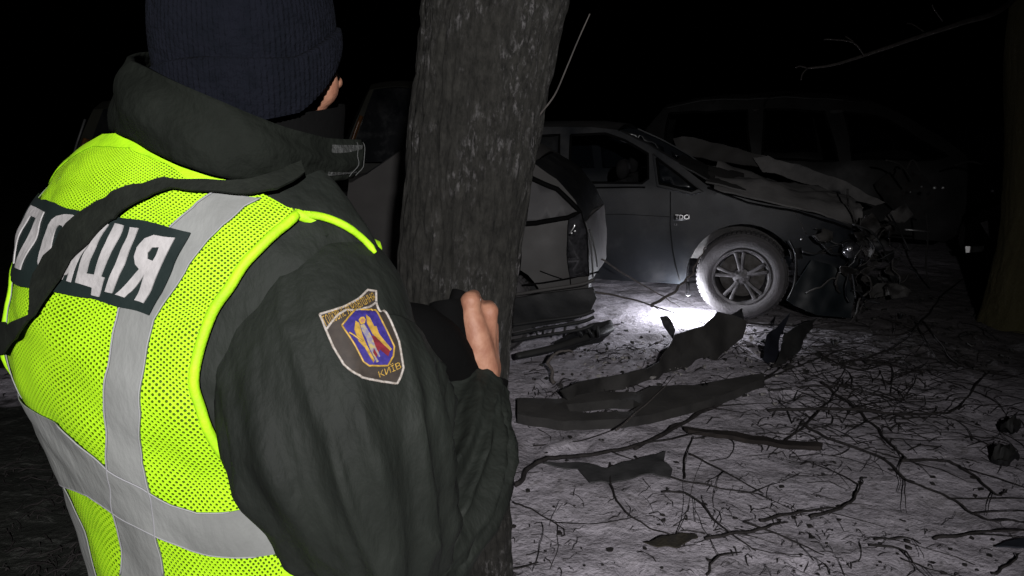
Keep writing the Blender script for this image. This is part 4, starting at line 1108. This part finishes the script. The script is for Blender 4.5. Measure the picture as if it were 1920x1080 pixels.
# reflective tapes
tl = T.pxs([(407, 357), (370, 381), (322, 424), (270, 505), (224, 579), (220, 600), (204, 689), (198, 778), (202, 875), (218, 978), (227, 1078)], VO + .002)
trr = T.pxs([(489, 372), (459, 387), (419, 422), (389, 452), (356, 494), (304, 575), (289, 600), (271, 689), (264, 778), (267, 867), (284, 933), (293, 1013), (307, 1078)], VO + .002)
tape_poly = tl + [(tl[-1][0], .02), (trr[-1][0], .02)] + trr[::-1]
T.patch('reflective_tape', tape_poly, M_tape, vest, VO + .0022, .001, .009)
T.patch('reflective_tape', [(-u - .055, v) for u, v in tape_poly], M_tape, vest, VO + .0022, .001, .009)
T.patch('reflective_tape', [(.5 - u, v) for u, v in tape_poly], M_tape, vest, VO + .0022, .001, .012)
T.patch('reflective_tape', [(u - .5, v) for u, v in tape_poly], M_tape, vest, VO + .0022, .001, .012)
ht = T.pxs([(104, 793), (133, 822), (204, 884), (267, 916), (320, 947), (369, 962), (430, 960)], VO + .003)
hb = T.pxs([(118, 880), (164, 929), (209, 960), (289, 1004), (356, 1031), (422, 1044), (480, 1044)], VO + .003)
tv, bv = ht[0][1], hb[0][1]
T.patch('reflective_tape', [(-.49, tv)] + ht + [(.49, ht[-1][1])] + [(.49, hb[-1][1])] + hb[::-1] + [(-.49, bv)], M_tape, vest, VO + .0036, .001, .009)
# seams stitched along the tapes
for L in (tl, trr, ht, hb):
    q = refine(L, .006, False); T.cord('stitching', [(p[0], p[1]) for p in q], mat('tape_thread', (.25, .25, .26), .8) if 'tape_thread' not in MATS else MATS['tape_thread'], vest, VO + .0034, .0009, seg=5)
# solid lime patch at the hip
T.patch('pocket_patch', T.pxs([(528, 1062), (560, 1046), (578, 1046), (602, 1079), (530, 1079)], VO), M_lime, vest, VO + .004, .001, .01)

# --- back panel with its word
PO = VO + .006
ya_t, ya_b = T.px(328, 446, PO), T.px(268, 568, PO)          # height of a letter from the last one
HV = ya_t[1] - ya_b[1]
o_l = T.px(82, 445, PO); o_t = T.px(113, 407, PO)             # left edge and top of the second letter
OU = .044; slant = (ya_t[0] - ya_b[0]) / HV
vt = o_t[1] + .004; vb = vt - HV
o0 = o_l[0]; p1 = o0 - .014; p0_ = p1 - OU
panR = T.pxs([(357, 436), (297, 420), (214, 403), (152, 396)], VO + .0048); panB = T.pxs([(169, 559), (222, 576), (278, 591)], VO + .0048)
pm = .028
pan = panR + [(o0, vt + pm), (p0_ - .02, vt + pm - .005), (p0_ - .02, vb - pm - .005), (o0, vb - pm)] + panB
panel = T.patch('back_panel', pan, M_panel, person, VO + .0048, .0015, .007)
def zl(L): return [(20 + x / 4.694, 370 + y / 4.694) for x, y in L]
LET = {
 'letter_ya': ([(1445, 355), (1165, 930), (1088, 905), (1178, 675), (1000, 882), (918, 855), (1130, 632), (1095, 590), (1085, 520), (1110, 440), (1180, 360), (1260, 330)], [(1305, 440), (1245, 440), (1202, 490), (1202, 540), (1250, 560)]),
 'letter_i': ([(1050, 262), (1122, 270), (890, 845), (828, 830)], None),
 'letter_tse': ([(840, 225), (740, 330), (650, 480), (600, 620), (568, 750), (715, 795), (708, 860), (772, 875), (822, 705), (790, 695), (880, 480), (990, 245), (918, 228), (800, 470), (735, 680), (662, 668), (690, 560), (760, 400), (862, 238)], None),
 'letter_i.001': ([(720, 310), (600, 460), (540, 580), (490, 735), (522, 748), (560, 620), (630, 480), (738, 330)], None),
 'letter_el': ([(505, 545), (470, 600), (412, 712), (447, 724), (482, 640), (517, 552)], None)}
for nme, (po, ho) in LET.items():
    T.patch(nme.split('.')[0], T.pxs(zl(po), VO + .006), M_letter, panel, VO + .0062, .0012, .006, holes=[T.pxs(zl(ho), VO + .006)] if ho else ())

def ring_(u0, u1, v0, v1, k): return [((u0 + u1) / 2 + k * (u1 - u0) / 2 * spow(math.cos(q * .3142), .7), (v0 + v1) / 2 + (v1 - v0) / 2 * (1 - (1 - k) * .55) * spow(math.sin(q * .3142), .7)) for q in range(20)]
T.patch('letter_o', ring_(o0, o0 + OU, vb, vt, 1.0), M_letter, panel, PO + .0002, .0012, .006, holes=[ring_(o0, o0 + OU, vb, vt, .42)])
sw1 = OU * .30
T.patch('letter_pe', [(p0_, vb), (p0_ + sw1, vb), (p0_ + sw1, vt - HV * .17), (p1 - sw1, vt - HV * .17), (p1 - sw1, vb), (p1, vb), (p1, vt), (p0_, vt)], M_letter, panel, PO + .0002, .0012, .006)

# --- webbing strap over the shoulder and down across the back
su_ = T.pxs([(66, 590)], VO + .012)[0]
su = [(565, 300), (530, 316), (470, 334), (400, 336), (307, 331), (259, 344), (207, 359), (155, 392), (110, 435), (80, 479), (61, 512), (54, 545), (52, 590)]
sl = [(62, 590), (89, 548), (107, 524), (126, 487), (159, 457), (218, 401), (285, 362), (320, 350), (404, 357), (470, 361), (520, 352), (572, 322)]
su_uv = T.pxs(su, VO + .012); sl_uv = T.pxs(sl, VO + .012)
e1 = su_uv[-1]; e2 = sl_uv[0]
T.patch('shoulder_strap', su_uv + [(e1[0] - .06, e1[1] - .035), (e1[0] - .16, e1[1] - .075), (e2[0] - .15, e2[1] - .115), (e2[0] - .05, e2[1] - .075)] + sl_uv, M_strap, person, VO + .012, .003, .008)

# --- shoulder loop and sleeve badge
def SPX(L): return S.pxs(L, .004)
badge = S.patch('sleeve_badge', SPX([(599, 589), (690, 543), (706, 545), (706, 566), (735, 605), (749, 640), (757, 690), (745, 719), (715, 715), (680, 707), (645, 683), (625, 650), (611, 617)]), M_brown, person, .0030, .0022, .006)
M_steel = mat('steel_thread', (.16, .15, .22), .5, c2=(.34, .27, .10), scale=260)
def bp(name, L, m, off, cord=None, closed=True):
    if cord: 
        pts = refine(SPX(L), .004, closed); 
        if closed: pts.append(pts[0])
        return S.cord(name, [(p[0], p[1]) for p in pts], m, badge, off, cord, seg=6)
    return S.patch(name, SPX(L), m, badge, off, .0008, .005)
bp('badge_border', [(599, 589), (690, 543), (706, 545), (706, 566), (735, 605), (749, 640), (757, 690), (745, 719), (715, 715), (680, 707), (645, 683), (625, 650), (611, 617)], M_white, .0034, .0013)
bp('title_rule', [(612, 617), (706, 566)], M_white, .0036, .0013, False)
bp('blue_field', [(641, 610), (696, 580), (739, 650), (737, 668), (727, 686), (692, 686), (681, 678)], M_blue, .0036)
bp('field_border', [(641, 610), (696, 580), (739, 650), (737, 668), (727, 686), (692, 686), (681, 678)], M_gold, .0042, .0010)
bp('red_cloak', [(690, 628), (712, 633), (731, 657), (728, 668), (712, 655), (705, 672), (697, 660), (688, 640)], M_red, .0044)
bp('wing', [(666, 602), (673, 606), (679, 628), (686, 645), (702, 676), (700, 680), (684, 652), (672, 640), (664, 618)], M_gold, .0046)
bp('wing', [(686, 590), (693, 596), (704, 618), (716, 634), (734, 655), (731, 658), (712, 640), (698, 626), (688, 606)], M_gold, .0046)
bp('figure', [(675, 610), (682, 608), (692, 624), (698, 636), (703, 650), (712, 668), (710, 670), (700, 652), (699, 662), (709, 678), (706, 680), (694, 656), (686, 634), (679, 622)], M_steel, .0048)
bp('halo', [(672, 600), (676, 595), (682, 595), (685, 600), (683, 607), (676, 609)], M_gold, .0048)
bp('head', [(675, 601), (678, 598), (681, 599), (682, 603), (679, 606), (676, 605)], M_skin, .0053)
bp('sword', [(654, 624), (672, 636), (680, 641)], M_gold, .0050, .0009, False)
bp('mantle', [(697, 613), (705, 612), (710, 628), (704, 630)], M_gold, .0050)

def badge_text(name, s, q, m, off):
    vs, fs = text_mesh(s)
    x0 = min(v[0] for v in vs); x1 = max(v[0] for v in vs); y0 = min(v[1] for v in vs); y1 = max(v[1] for v in vs)
    print('TEXT', s, len(vs), x1 - x0)
    V = []
    for x, y in vs:
        a = (x - x0) / (x1 - x0); b = (y - y0) / (y1 - y0)
        p = (Vector(q[0]) * (1 - a) + Vector(q[1]) * a) * (1 - b) + (Vector(q[3]) * (1 - a) + Vector(q[2]) * a) * b
        V.append(S.P(*S.px(p[0], p[1], off), off))
    o = MB().add(V, fs).build(name, m, badge)
badge_text('title_lettering', 'ГОЛОВНЕ УПРАВЛІННЯ', [(612, 612), (705, 561), (698, 548), (603, 593)], M_gold, .0046)
badge_text('town_lettering', 'КИЇВ', [(712, 708), (753, 690), (748, 675), (708, 694)], M_gold, .0046)
# epaulette loop under the piping on the shoulder
ep = S.patch('shoulder_loop', SPX([(556, 408), (612, 412), (630, 428), (612, 446), (566, 432)]), M_jacket, person, .006, .004, .008)
S.patch('button', SPX([(560, 412), (580, 410), (584, 418), (564, 421)]), mat('button_grey', (.05, .055, .05), .35), ep, .0085, .002, .006)

# piping over the top of the shoulder, where the vest turns to the front
def top_hit(x, y):
    r = ray(x, y).normalized(); hs = [h for h in (T.bvh.ray_cast(CAM, r)[0], S.bvh.ray_cast(CAM, r)[0]) if h is not None]
    return min(hs, key=lambda h: (h - CAM).length) - r * .006
MB().tube(catmull([top_hit(x, y) for x, y in [(558, 403), (590, 404), (622, 412), (655, 428), (685, 452), (704, 474)]], 6), [.0042] * 20 + [.0038] * 8 + [.003, .0025, .002], 8).build('piping', M_lime, vest)

# --- glove and cuff on the near hand
gl = MB()
gl.tube(catmull([WRIST + Vector((-.004, -.02, -.03)), at(880, 725, 1.035), at(862, 690, 1.035), at(846, 640, 1.04), at(840, 585, 1.05), at(838, 566, 1.055)], 6), [.044 - .018 * (i / 30) for i in range(31)], 16)
gl.tube(catmull([at(905, 745, 1.035), at(914, 722, 1.04), at(917, 708, 1.045)], 6), .030, 16)
gl.tube(catmull([at(862, 548, 1.08), at(856, 570, 1.07), at(850, 600, 1.06)], 6), .013, 10)
glove = gl.build('glove', M_black, person)
MB().tube(catmull([at(803, 608, .985), at(818, 632, .995), at(833, 660, 1.0), at(838, 690, 1.0)], 8), [.0015 + .0016 * math.sin(math.pi * i / 24) for i in range(25)], 8).build('glove_piping', M_lime, glove)
MB().tube([at(836, 690, 1.0), at(822, 700, .995), at(808, 697, .99)], [.004, .006, .003], 8).build('glove_tab', mat('dull_lime', (.06, .09, .004), .8), glove)
# dark inside of the far sleeve and chest, below the hand
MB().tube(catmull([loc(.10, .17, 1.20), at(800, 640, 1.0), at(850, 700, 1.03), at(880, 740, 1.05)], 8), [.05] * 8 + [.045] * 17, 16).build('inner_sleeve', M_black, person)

# --- trousers and boots
tr = MB()
for s_ in (-1, 1):
    tr.tube(catmull([loc(.085 * s_, 0, .95), loc(.095 * s_, .01, .72), loc(.10 * s_, .02, .48), loc(.10 * s_, 0, .13)], 6), [.125 - .042 * i / 18 + .004 * math.sin(i * 2.1) for i in range(19)], 24)
tr.build('trousers', M_trouser, person)
for s_ in (-1, 1):
    MB().tube([loc(.10 * s_, -.005, .20), loc(.10 * s_, -.01, .12), loc(.102 * s_, -.005, .065)], [.058, .055, .055], 20).tube([loc(.10 * s_, -.075, .045), loc(.10 * s_, -.05, .05), loc(.104 * s_, .06, .05), loc(.11 * s_, .16, .042), loc(.112 * s_, .195, .035)], [.03, .046, .050, .044, .02], 20, flat=.95).build('boot', M_boot, person)
# ------------------------------------------------------------------ torch lying under the sill, lit
tc = at(1290, 552, 5.47)
M_emit, n_, l_, b_ = ntree('torch_lens')
b_.inputs['Emission Color'].default_value = (.86, .88, 1, 1); b_.inputs['Emission Strength'].default_value = 60.0
torch = empty('flashlight', (tc.x, tc.y, 0), 'lit flashlight glaring on the snow beside the bare wheel', 'flashlight')
aim = (gnd(1290, 588) - tc).normalized()
MB().lathe([(.001, -.13), (.012, -.13), (.013, -.04), (.020, -.02), (.021, 0.0), (.018, 0.0)], tc, aim, 20).build('barrel', M_plast, torch)
MB().lathe([(.001, .001), (.017, .0)], tc, aim, 20).build('lens', M_emit, torch)
sl_ = bpy.data.lights.new('torch_beam', 'POINT'); sl_.energy = 24; sl_.color = (.90, .92, 1.0); sl_.shadow_soft_size = .02
so = bpy.data.objects.new('torch_beam', sl_); col.objects.link(so); so.parent = torch
so.location = (tc + aim * .03) - Vector((tc.x, tc.y, 0)); so.rotation_euler = aim.to_track_quat('-Z', 'Y').to_euler()

# ------------------------------------------------------------------ torn-off panels and debris
M_bump = mat('dusty_bumper', (.030, .029, .028), .65, c2=(.050, .048, .045), scale=9, dust=(.10, .095, .09), dustamt=.10, bump=.25, bscale=40)
M_teal = mat('teal_black_plastic', (.004, .008, .011), .5, c2=(.007, .012, .015), scale=8)
M_sheet = mat('grey_sheet', (.060, .060, .062), .7, c2=(.085, .084, .086), scale=14, bump=.2, bscale=60)
M_card = mat('brown_scrap', (.060, .052, .036), .9, c2=(.035, .032, .03), scale=30, bump=.4, bscale=90)
M_board = mat('dark_board', (.022, .017, .015), .85, c2=(.045, .036, .032), scale=6, bump=.4, bscale=50, stretch=(1, 6, 6))
DG = 'torn-off car parts on the snow'
panel_px('bumper_cover', [(1354, 584), (1322, 610), (1272, 627), (1260, 652), (1240, 676), (1210, 690), (1147, 706), (1080, 716), (1040, 732), (1060, 752), (1120, 752), (1197, 742), (1245, 728), (1285, 710), (1305, 699), (1347, 674), (1390, 634), (1393, 602), (1374, 590)],
         upright(gnd(1060, 772), gnd(1394, 648), .25), M_bump, None, .012, .05, 3.0, 9, 1.0, label='large curved bumper cover lying in front of the bare wheel', cat='bumper', group=DG)
panel_px('bumper_grille', [(970, 745), (1035, 747), (1135, 735), (1195, 733), (1225, 722), (1262, 722), (1310, 720), (1400, 704), (1432, 700), (1434, 710), (1335, 747), (1260, 767), (1197, 781), (1060, 790), (1010, 784), (970, 777)],
         lambda x, y: gnd(x, y, .07), M_bump, None, .05, .012, 5.0, 8, 2.0, holes=[[(1062, 757), (1120, 752), (1188, 749), (1204, 757), (1180, 769), (1068, 772)]], label='long narrow bumper strip with an open slot, nearest the trunk foot', cat='bumper', group=DG)
panel_px('wheel_arch_shield', [(1475, 563), (1500, 520), (1523, 487), (1557, 496), (1585, 512), (1602, 557), (1596, 597), (1568, 594), (1531, 591), (1492, 574)], upright(gnd(1480, 622), gnd(1600, 622), .15), M_teal, None, .008, .03, 4.0, 8, 3.0, label='blackish teal plastic shield propped right of the bare wheel', cat='car part', group=DG)
panel_px('plastic_shard', [(1487, 584), (1476, 610), (1465, 639), (1454, 679), (1440, 684), (1427, 674), (1430, 650), (1435, 628), (1460, 614)], upright(gnd(1425, 684), gnd(1470, 676), .35), mat('blue_black_plastic', (.014, .015, .022), .5, c2=(.02, .021, .03), scale=8), None, .006, .03, 6.0, 7, 4.0, label='pointed blue-black shard standing upright on the snow', cat='car part', group=DG)
panel_px('plastic_shard', [(1533, 596), (1516, 622), (1498, 655), (1481, 679), (1456, 692), (1462, 660), (1474, 628), (1490, 612)], upright(gnd(1456, 694), gnd(1533, 640), .5), M_plast, None, .006, .04, 6.0, 7, 5.0, label='black jagged shard leaning behind the pointed blue-black one', cat='car part', group=DG)
panel_px('grey_sheet', [(1019, 868), (1084, 879), (1106, 904), (1144, 904), (1225, 887), (1257, 896), (1261, 879), (1244, 865), (1248, 846), (1187, 863), (1140, 876), (1090, 868), (1050, 866)], lambda x, y: gnd(x, y, .03), M_sheet, None, .006, .014, 9.0, 8, 6.0, label='flat grey torn sheet lying on the snow in the foreground', cat='scrap', group=DG)
panel_px('brown_scrap', [(1208, 1018), (1239, 1006), (1276, 1000), (1306, 1002), (1309, 1007), (1274, 1023), (1233, 1026)], lambda x, y: gnd(x, y, .02), M_card, None, .004, .012, 14.0, 7, 7.0, label='small brown leaf-shaped scrap near the bottom of the picture', cat='scrap')
panel_px('dark_board', [(1283, 798), (1405, 815), (1543, 831), (1540, 838), (1405, 825), (1290, 805)], lambda x, y: gnd(x, y, .05), M_board, None, .02, .012, 6.0, 7, 8.0, label='long thin dark board lying across the snow', cat='board')
panel_px('black_clip', [(1238, 594), (1252, 592), (1258, 600), (1266, 618), (1262, 636), (1252, 622), (1244, 612)], upright(gnd(1240, 640), gnd(1266, 640), .2), M_plast, None, .012, .02, 12.0, 5, 9.0, label='small black broken clip in front of the bright patch', cat='car part', group=DG)
panel_px('plastic_shard', [(1372, 590), (1392, 578), (1394, 606), (1388, 632), (1372, 626)], upright(gnd(1370, 640), gnd(1396, 632), .1), M_plast, None, .008, .02, 9.0, 6, 10.0, label='black jagged shard behind the end of the bumper cover', cat='car part', group=DG)
panel_px('blue_scrap', [(1890, 1012), (1925, 1006), (1930, 1028), (1905, 1026), (1868, 1022)], lambda x, y: gnd(x, y, .02), mat('blue_grey_scrap', (.04, .045, .06), .6), None, .006, .01, 9.0, 7, 11.0, label='blue-grey scrap at the bottom right edge', cat='scrap')
for cx, cy, r, lb in ((1895, 795, 20, 'black lump on the snow at the right edge, nearer the wrecks'), (1885, 850, 28, 'wide black lump on the snow at the right edge, nearer the camera')):
    panel_px('black_lump', [(cx + r * k * math.cos(a), cy + r * .5 * k * math.sin(a)) for a, k in zip([q * .698 for q in range(9)], [1, .8, 1.1, .9, 1, .75, 1.05, .9, .95])], lambda x, y: gnd(x, y, .03), M_plast, None, .03, .05, 14.0, 4, cx, label=lb, cat='scrap')
# rubble in the near gap under the silver car
rg = random.Random(33)
def pieces(name, n, x0, x1, y0, y1, smin, smax, m, label, kind='stuff', lift=.012):
    mb = MB()
    for i in range(n):
        c = gnd(rg.uniform(x0, x1), rg.uniform(y0, y1)); s_ = rg.uniform(smin, smax); k = rg.randint(4, 6); a0 = rg.random() * 6
        po = [c + Vector((s_ * rg.uniform(.4, 1) * math.cos(a0 + 6.28 * q / k), s_ * rg.uniform(.4, 1) * math.sin(a0 + 6.28 * q / k), hgt(c.x, c.y) + lift * rg.uniform(.3, 1.5))) for q in range(k)]
        mb.prism(po, (rg.uniform(-.3, .3) * s_, rg.uniform(-.3, .3) * s_, s_ * rg.uniform(.1, .5)))
    return tag(mb.build(name, m, smooth=False), label, kind=kind)
M_crumb = mat('broken_bits', (.02, .019, .019), .8, c2=(.08, .075, .07), scale=30)
M_snowclod = mat('snow_clod', (.50, .48, .46), .9, c2=(.30, .28, .27), scale=30, bump=.5, bscale=80)
pieces('debris', 150, 1000, 1420, 600, 745, .006, .022, M_crumb, 'broken bits scattered round the wrecks')
pieces('debris', 200, 1400, 1900, 560, 700, .008, .035, M_crumb, 'broken bits scattered beyond the shards')
pieces('snow_clods', 160, 1080, 1460, 620, 760, .006, .022, M_snowclod, 'small clods of churned snow')
pieces('dead_leaves', 130, 900, 1920, 780, 1080, 0.005, .016, M_twigd, 'dead leaves and bark crumbs on the snow', lift=.004)

# ------------------------------------------------------------------ fallen branches
def branch(pts, r, label, m=None, lift=.02, twigs=4, hit=None, seed=0):
    rr = random.Random(seed * 17 + 5); mb = MB()
    L = [(hit or (lambda x, y: gnd(x, y, 0)))(x, y) for x, y in pts]
    if hit is None: L = [Vector((p.x, p.y, hgt(p.x, p.y) + r + lift * (.25 + abs(nz(i * 1.7, seed)) * 1.5))) for i, p in enumerate(L)]
    C = catmull(L, 7); n = len(C)
    C = [p + Vector((nz(i * .35, seed), nz(i * .35, seed + 9), .5 * nz(i * .35, seed + 21))) * (r * 2.2) for i, p in enumerate(C)]
    mb.tube(C, [max(.0018, r * (1 - .62 * i / n) * (1 + .22 * nz(i * .9, seed + 3))) for i in range(n)], 7)
    for q in range(twigs):
        i = rr.randint(int(n * .2), n - 2); t = (C[i + 1] - C[i]).normalized(); sd = Vector((-t.y, t.x, 0)) * rr.choice((-1, 1))
        d = (t * rr.uniform(.4, 1) + sd * rr.uniform(.5, 1) + UP * rr.uniform(-.05, .18)).normalized(); p = C[i]; tw = [p]; ln = rr.uniform(.10, .38)
        for k in range(5):
            d = (d + Vector((rr.uniform(-1, 1), rr.uniform(-1, 1), rr.uniform(-.5, .3))) * .22).normalized(); p = p + d * ln / 5
            p = Vector((p.x, p.y, max(p.z, hgt(p.x, p.y) + .003) if hit is None else p.z)); tw.append(p)
        mb.tube(tw, [max(.0014, r * .42 * (1 - .13 * k)) for k in range(6)], 5)
    o = mb.build('fallen_branch', m or M_twigd, None, origin=Vector((C[0].x, C[0].y, 0)))
    return tag(o, label, 'branch', 'fallen branches on the snow')
BR = [
 ([(966, 915), (1014, 873), (1075, 866), (1197, 845), (1272, 802), (1325, 772), (1389, 741), (1463, 698)], .013, 'long thick branch rising from the trunk foot past the grey sheet', 5),
 ([(1190, 850), (1280, 800), (1357, 757), (1431, 719), (1500, 694), (1590, 660)], .011, 'branch running beside the long thick one towards the shards', 5),
 ([(1440, 770), (1580, 772), (1670, 778), (1750, 778), (1798, 764), (1840, 714), (1856, 701)], .011, 'bow-shaped branch curving up at the right', 4),
 ([(1540, 720), (1591, 757), (1633, 794), (1670, 842), (1700, 866)], .010, 'dark branch slanting down below the tangle on the right', 3),
 ([(1500, 800), (1553, 826), (1654, 868), (1697, 905), (1771, 937), (1846, 980), (1930, 990)], .009, 'very long thin branch running to the right edge', 4),
 ([(1690, 873), (1771, 869), (1814, 889), (1867, 935), (1890, 925)], .009, 'hooked branch ending in a fork near the right edge', 2),
 ([(1293, 856), (1357, 889), (1431, 927)], .006, 'straight thin stick right of the grey sheet', 1),
 ([(1190, 862), (1251, 900), (1336, 925), (1431, 929)], .007, 'thin stick lying across the end of the grey sheet', 2),
 ([(1144, 873), (1146, 927), (1182, 974), (1245, 1001), (1275, 1004)], .006, 'curved stick bending from the grey sheet to the brown scrap', 1),
 ([(1426, 979), (1495, 961), (1575, 948)], .008, 'nearly straight stick pointing at the bent one, bottom middle', 1),
 ([(1520, 970), (1585, 950), (1610, 920), (1623, 898)], .008, 'bent stick with a raised end, bottom middle', 1),
 ([(1322, 1018), (1410, 1001), (1458, 985), (1478, 978)], .008, 'knobbly stick right of the brown scrap', 1),
 ([(1394, 980), (1458, 1006), (1545, 1046)], .006, 'stick crossing over the knobbly one at the bottom', 1),
 ([(1240, 930), (1293, 942), (1352, 996), (1415, 1036)], .006, 'stick snaking down past the brown scrap', 2),
 ([(1630, 1022), (1692, 1033), (1712, 1062)], .006, 'small forked stick at the bottom right', 1),
 ([(1640, 1010), (1697, 1011), (1726, 1024)], .005, 'short stick above the small forked one', 2),
 ([(1752, 1015), (1835, 1009), (1930, 1005)], .008, 'straight dark stick reaching the right edge near the bottom', 1),
 ([(1325, 1078), (1346, 1054), (1392, 1040)], .005, 'small curved twig on the bottom edge right of the middle', 1),
 ([(898, 1064), (958, 1078), (1010, 1062)], .005, 'twig at the bottom edge below the sleeve', 2),
 ([(962, 945), (996, 964), (1054, 992), (1054, 1008)], .005, 'bent twig beside the sleeve near the bottom', 2),
 ([(1283, 902), (1284, 868), (1300, 828)], .006, 'short upright twig right of the grey sheet', 0),
 ([(1300, 828), (1350, 818), (1376, 834), (1366, 856), (1330, 868)], .004, 'looped thin twig beneath the dark board', 0),
 ([(1368, 606), (1484, 611), (1591, 621), (1686, 629), (1734, 602), (1765, 562), (1835, 505)], .012, 'long branch passing below the bare wheel and rising to the right', 4),
 ([(1000, 830), (1091, 826), (1155, 810)], .005, 'thin twig below the long bumper strip', 1),
 ([(1560, 690), (1640, 672), (1700, 640), (1720, 612)], .009, 'branch of the tangle nearest the long rising branch', 5),
 ([(1715, 608), (1735, 640), (1760, 680), (1775, 690)], .008, 'forked root-like branch at the right, nearer the middle', 3),
 ([(1730, 606), (1765, 650), (1800, 690), (1890, 700)], .008, 'forked root-like branch at the right, nearer the edge', 3),
 ([(1520, 660), (1600, 700), (1668, 692), (1670, 742)], .008, 'crooked branch in the middle of the tangle', 5),
 ([(1440, 735), (1540, 728), (1620, 735), (1690, 752)], .007, 'low branch along the front of the tangle', 5),
 ([(1470, 830), (1520, 790), (1560, 748), (1580, 720)], .007, 'branch of the tangle standing toward the camera', 4),
 ([(1690, 1045), (1740, 1070), (1790, 1085)], .004, 'tiny twig on the bottom edge at the right', 1),
 ([(1860, 1075), (1902, 1055), (1905, 1042)], .006, 'hooked twig in the bottom right corner', 0)]
for i, (p, r, lb, tw) in enumerate(BR): branch(p, r * .8, lb, None, .02, tw, None, i + 1)
# sticks caught in the torch light
st_hit = lambda Y0, Y1, x0, x1: (lambda x, y: at(x, y, Y0 + (Y1 - Y0) * (x - x0) / (x1 - x0)))
branch([(1222, 574), (1262, 548), (1290, 520), (1310, 488), (1322, 462)], .012, 'pale bent stick leaning up against the bare wheel', M_stick, 0, 0, st_hit(5.05, 5.25, 1222, 1322), 41)
branch([(1128, 486), (1180, 520), (1250, 560), (1275, 575)], .007, 'pale stick slanting down toward the bright patch', M_stick, 0, 1, st_hit(5.1, 5.3, 1128, 1275), 42)
branch([(1090, 545), (1165, 556), (1250, 582), (1335, 612)], .008, 'pale stick lying across the bright patch', M_stick, 0, 1, st_hit(4.75, 5.1, 1090, 1335), 43)
branch([(1155, 807), (1219, 751), (1267, 703)], .005, 'thin grey stick leaning over the long bumper strip', M_stick, 0, 0, st_hit(3.15, 3.9, 1155, 1267), 44)
branch([(1040, 700), (1030, 660), (1050, 640), (1075, 640)], .012, 'grey hooked pipe-like root beside the bumper strip', M_stick, 0, 0, lambda x, y: at(x, y, 3.95) + Vector((0, 0, -.06)), 45)

# fine twigs: nobody could count them
def litter(name, n, x0, x1, y0, y1, lmin, lmax, r, m, label, dens=None):
    mb = MB(); k = 0; tries = 0
    while k < n and tries < n * 12:
        tries += 1; x, y = rg.uniform(x0, x1), rg.uniform(y0, y1)
        p = gnd(x, y)
        if rg.random() > (dens(x, y) if dens else max(.03, min(1, .35 + 1.8 * fbm(p.x, p.y, 40, 1.4, 3)))): continue
        a = rg.gauss(.3, .9); ln = rg.uniform(lmin, lmax) * rg.random() ** .9; cv = rg.uniform(-.35, .35); pts = []
        for q in range(5):
            pts.append(Vector((p.x, p.y, hgt(p.x, p.y) + r * .7 + (.015 * rg.random() if q in (1, 2, 3) else .001)))); a += cv + rg.uniform(-.2, .2); p = p + Vector((math.cos(a), math.sin(a), 0)) * ln / 4
        rr_ = r * rg.uniform(.5, 1.4)
        mb.tube(pts, [rr_, rr_, rr_ * .9, rr_ * .7, rr_ * .4], 4, cap=False); k += 1
    return tag(mb.build(name, m), label, kind='stuff')
litter('twig_litter', 400, 900, 1920, 760, 1085, .03, .22, .0015, M_twigd, 'short dark twigs littering the snow')
litter('twig_tangle', 620, 1380, 1920, 590, 860, .10, .60, .0024, M_twigd, 'tangle of thin twigs on the snow at the right', lambda x, y: math.exp(-((x - 1600) / 150) ** 2 - ((y - 715) / 85) ** 2) + .12)
litter('twig_litter', 260, 980, 1400, 640, 800, .04, .22, .0028, M_twigd, 'short dark twigs round the bumper pieces')
litter('twig_litter', 300, 0, 300, 700, 1085, .05, .2, .003, M_twigd, 'dark stalks on the bare ground at the left')
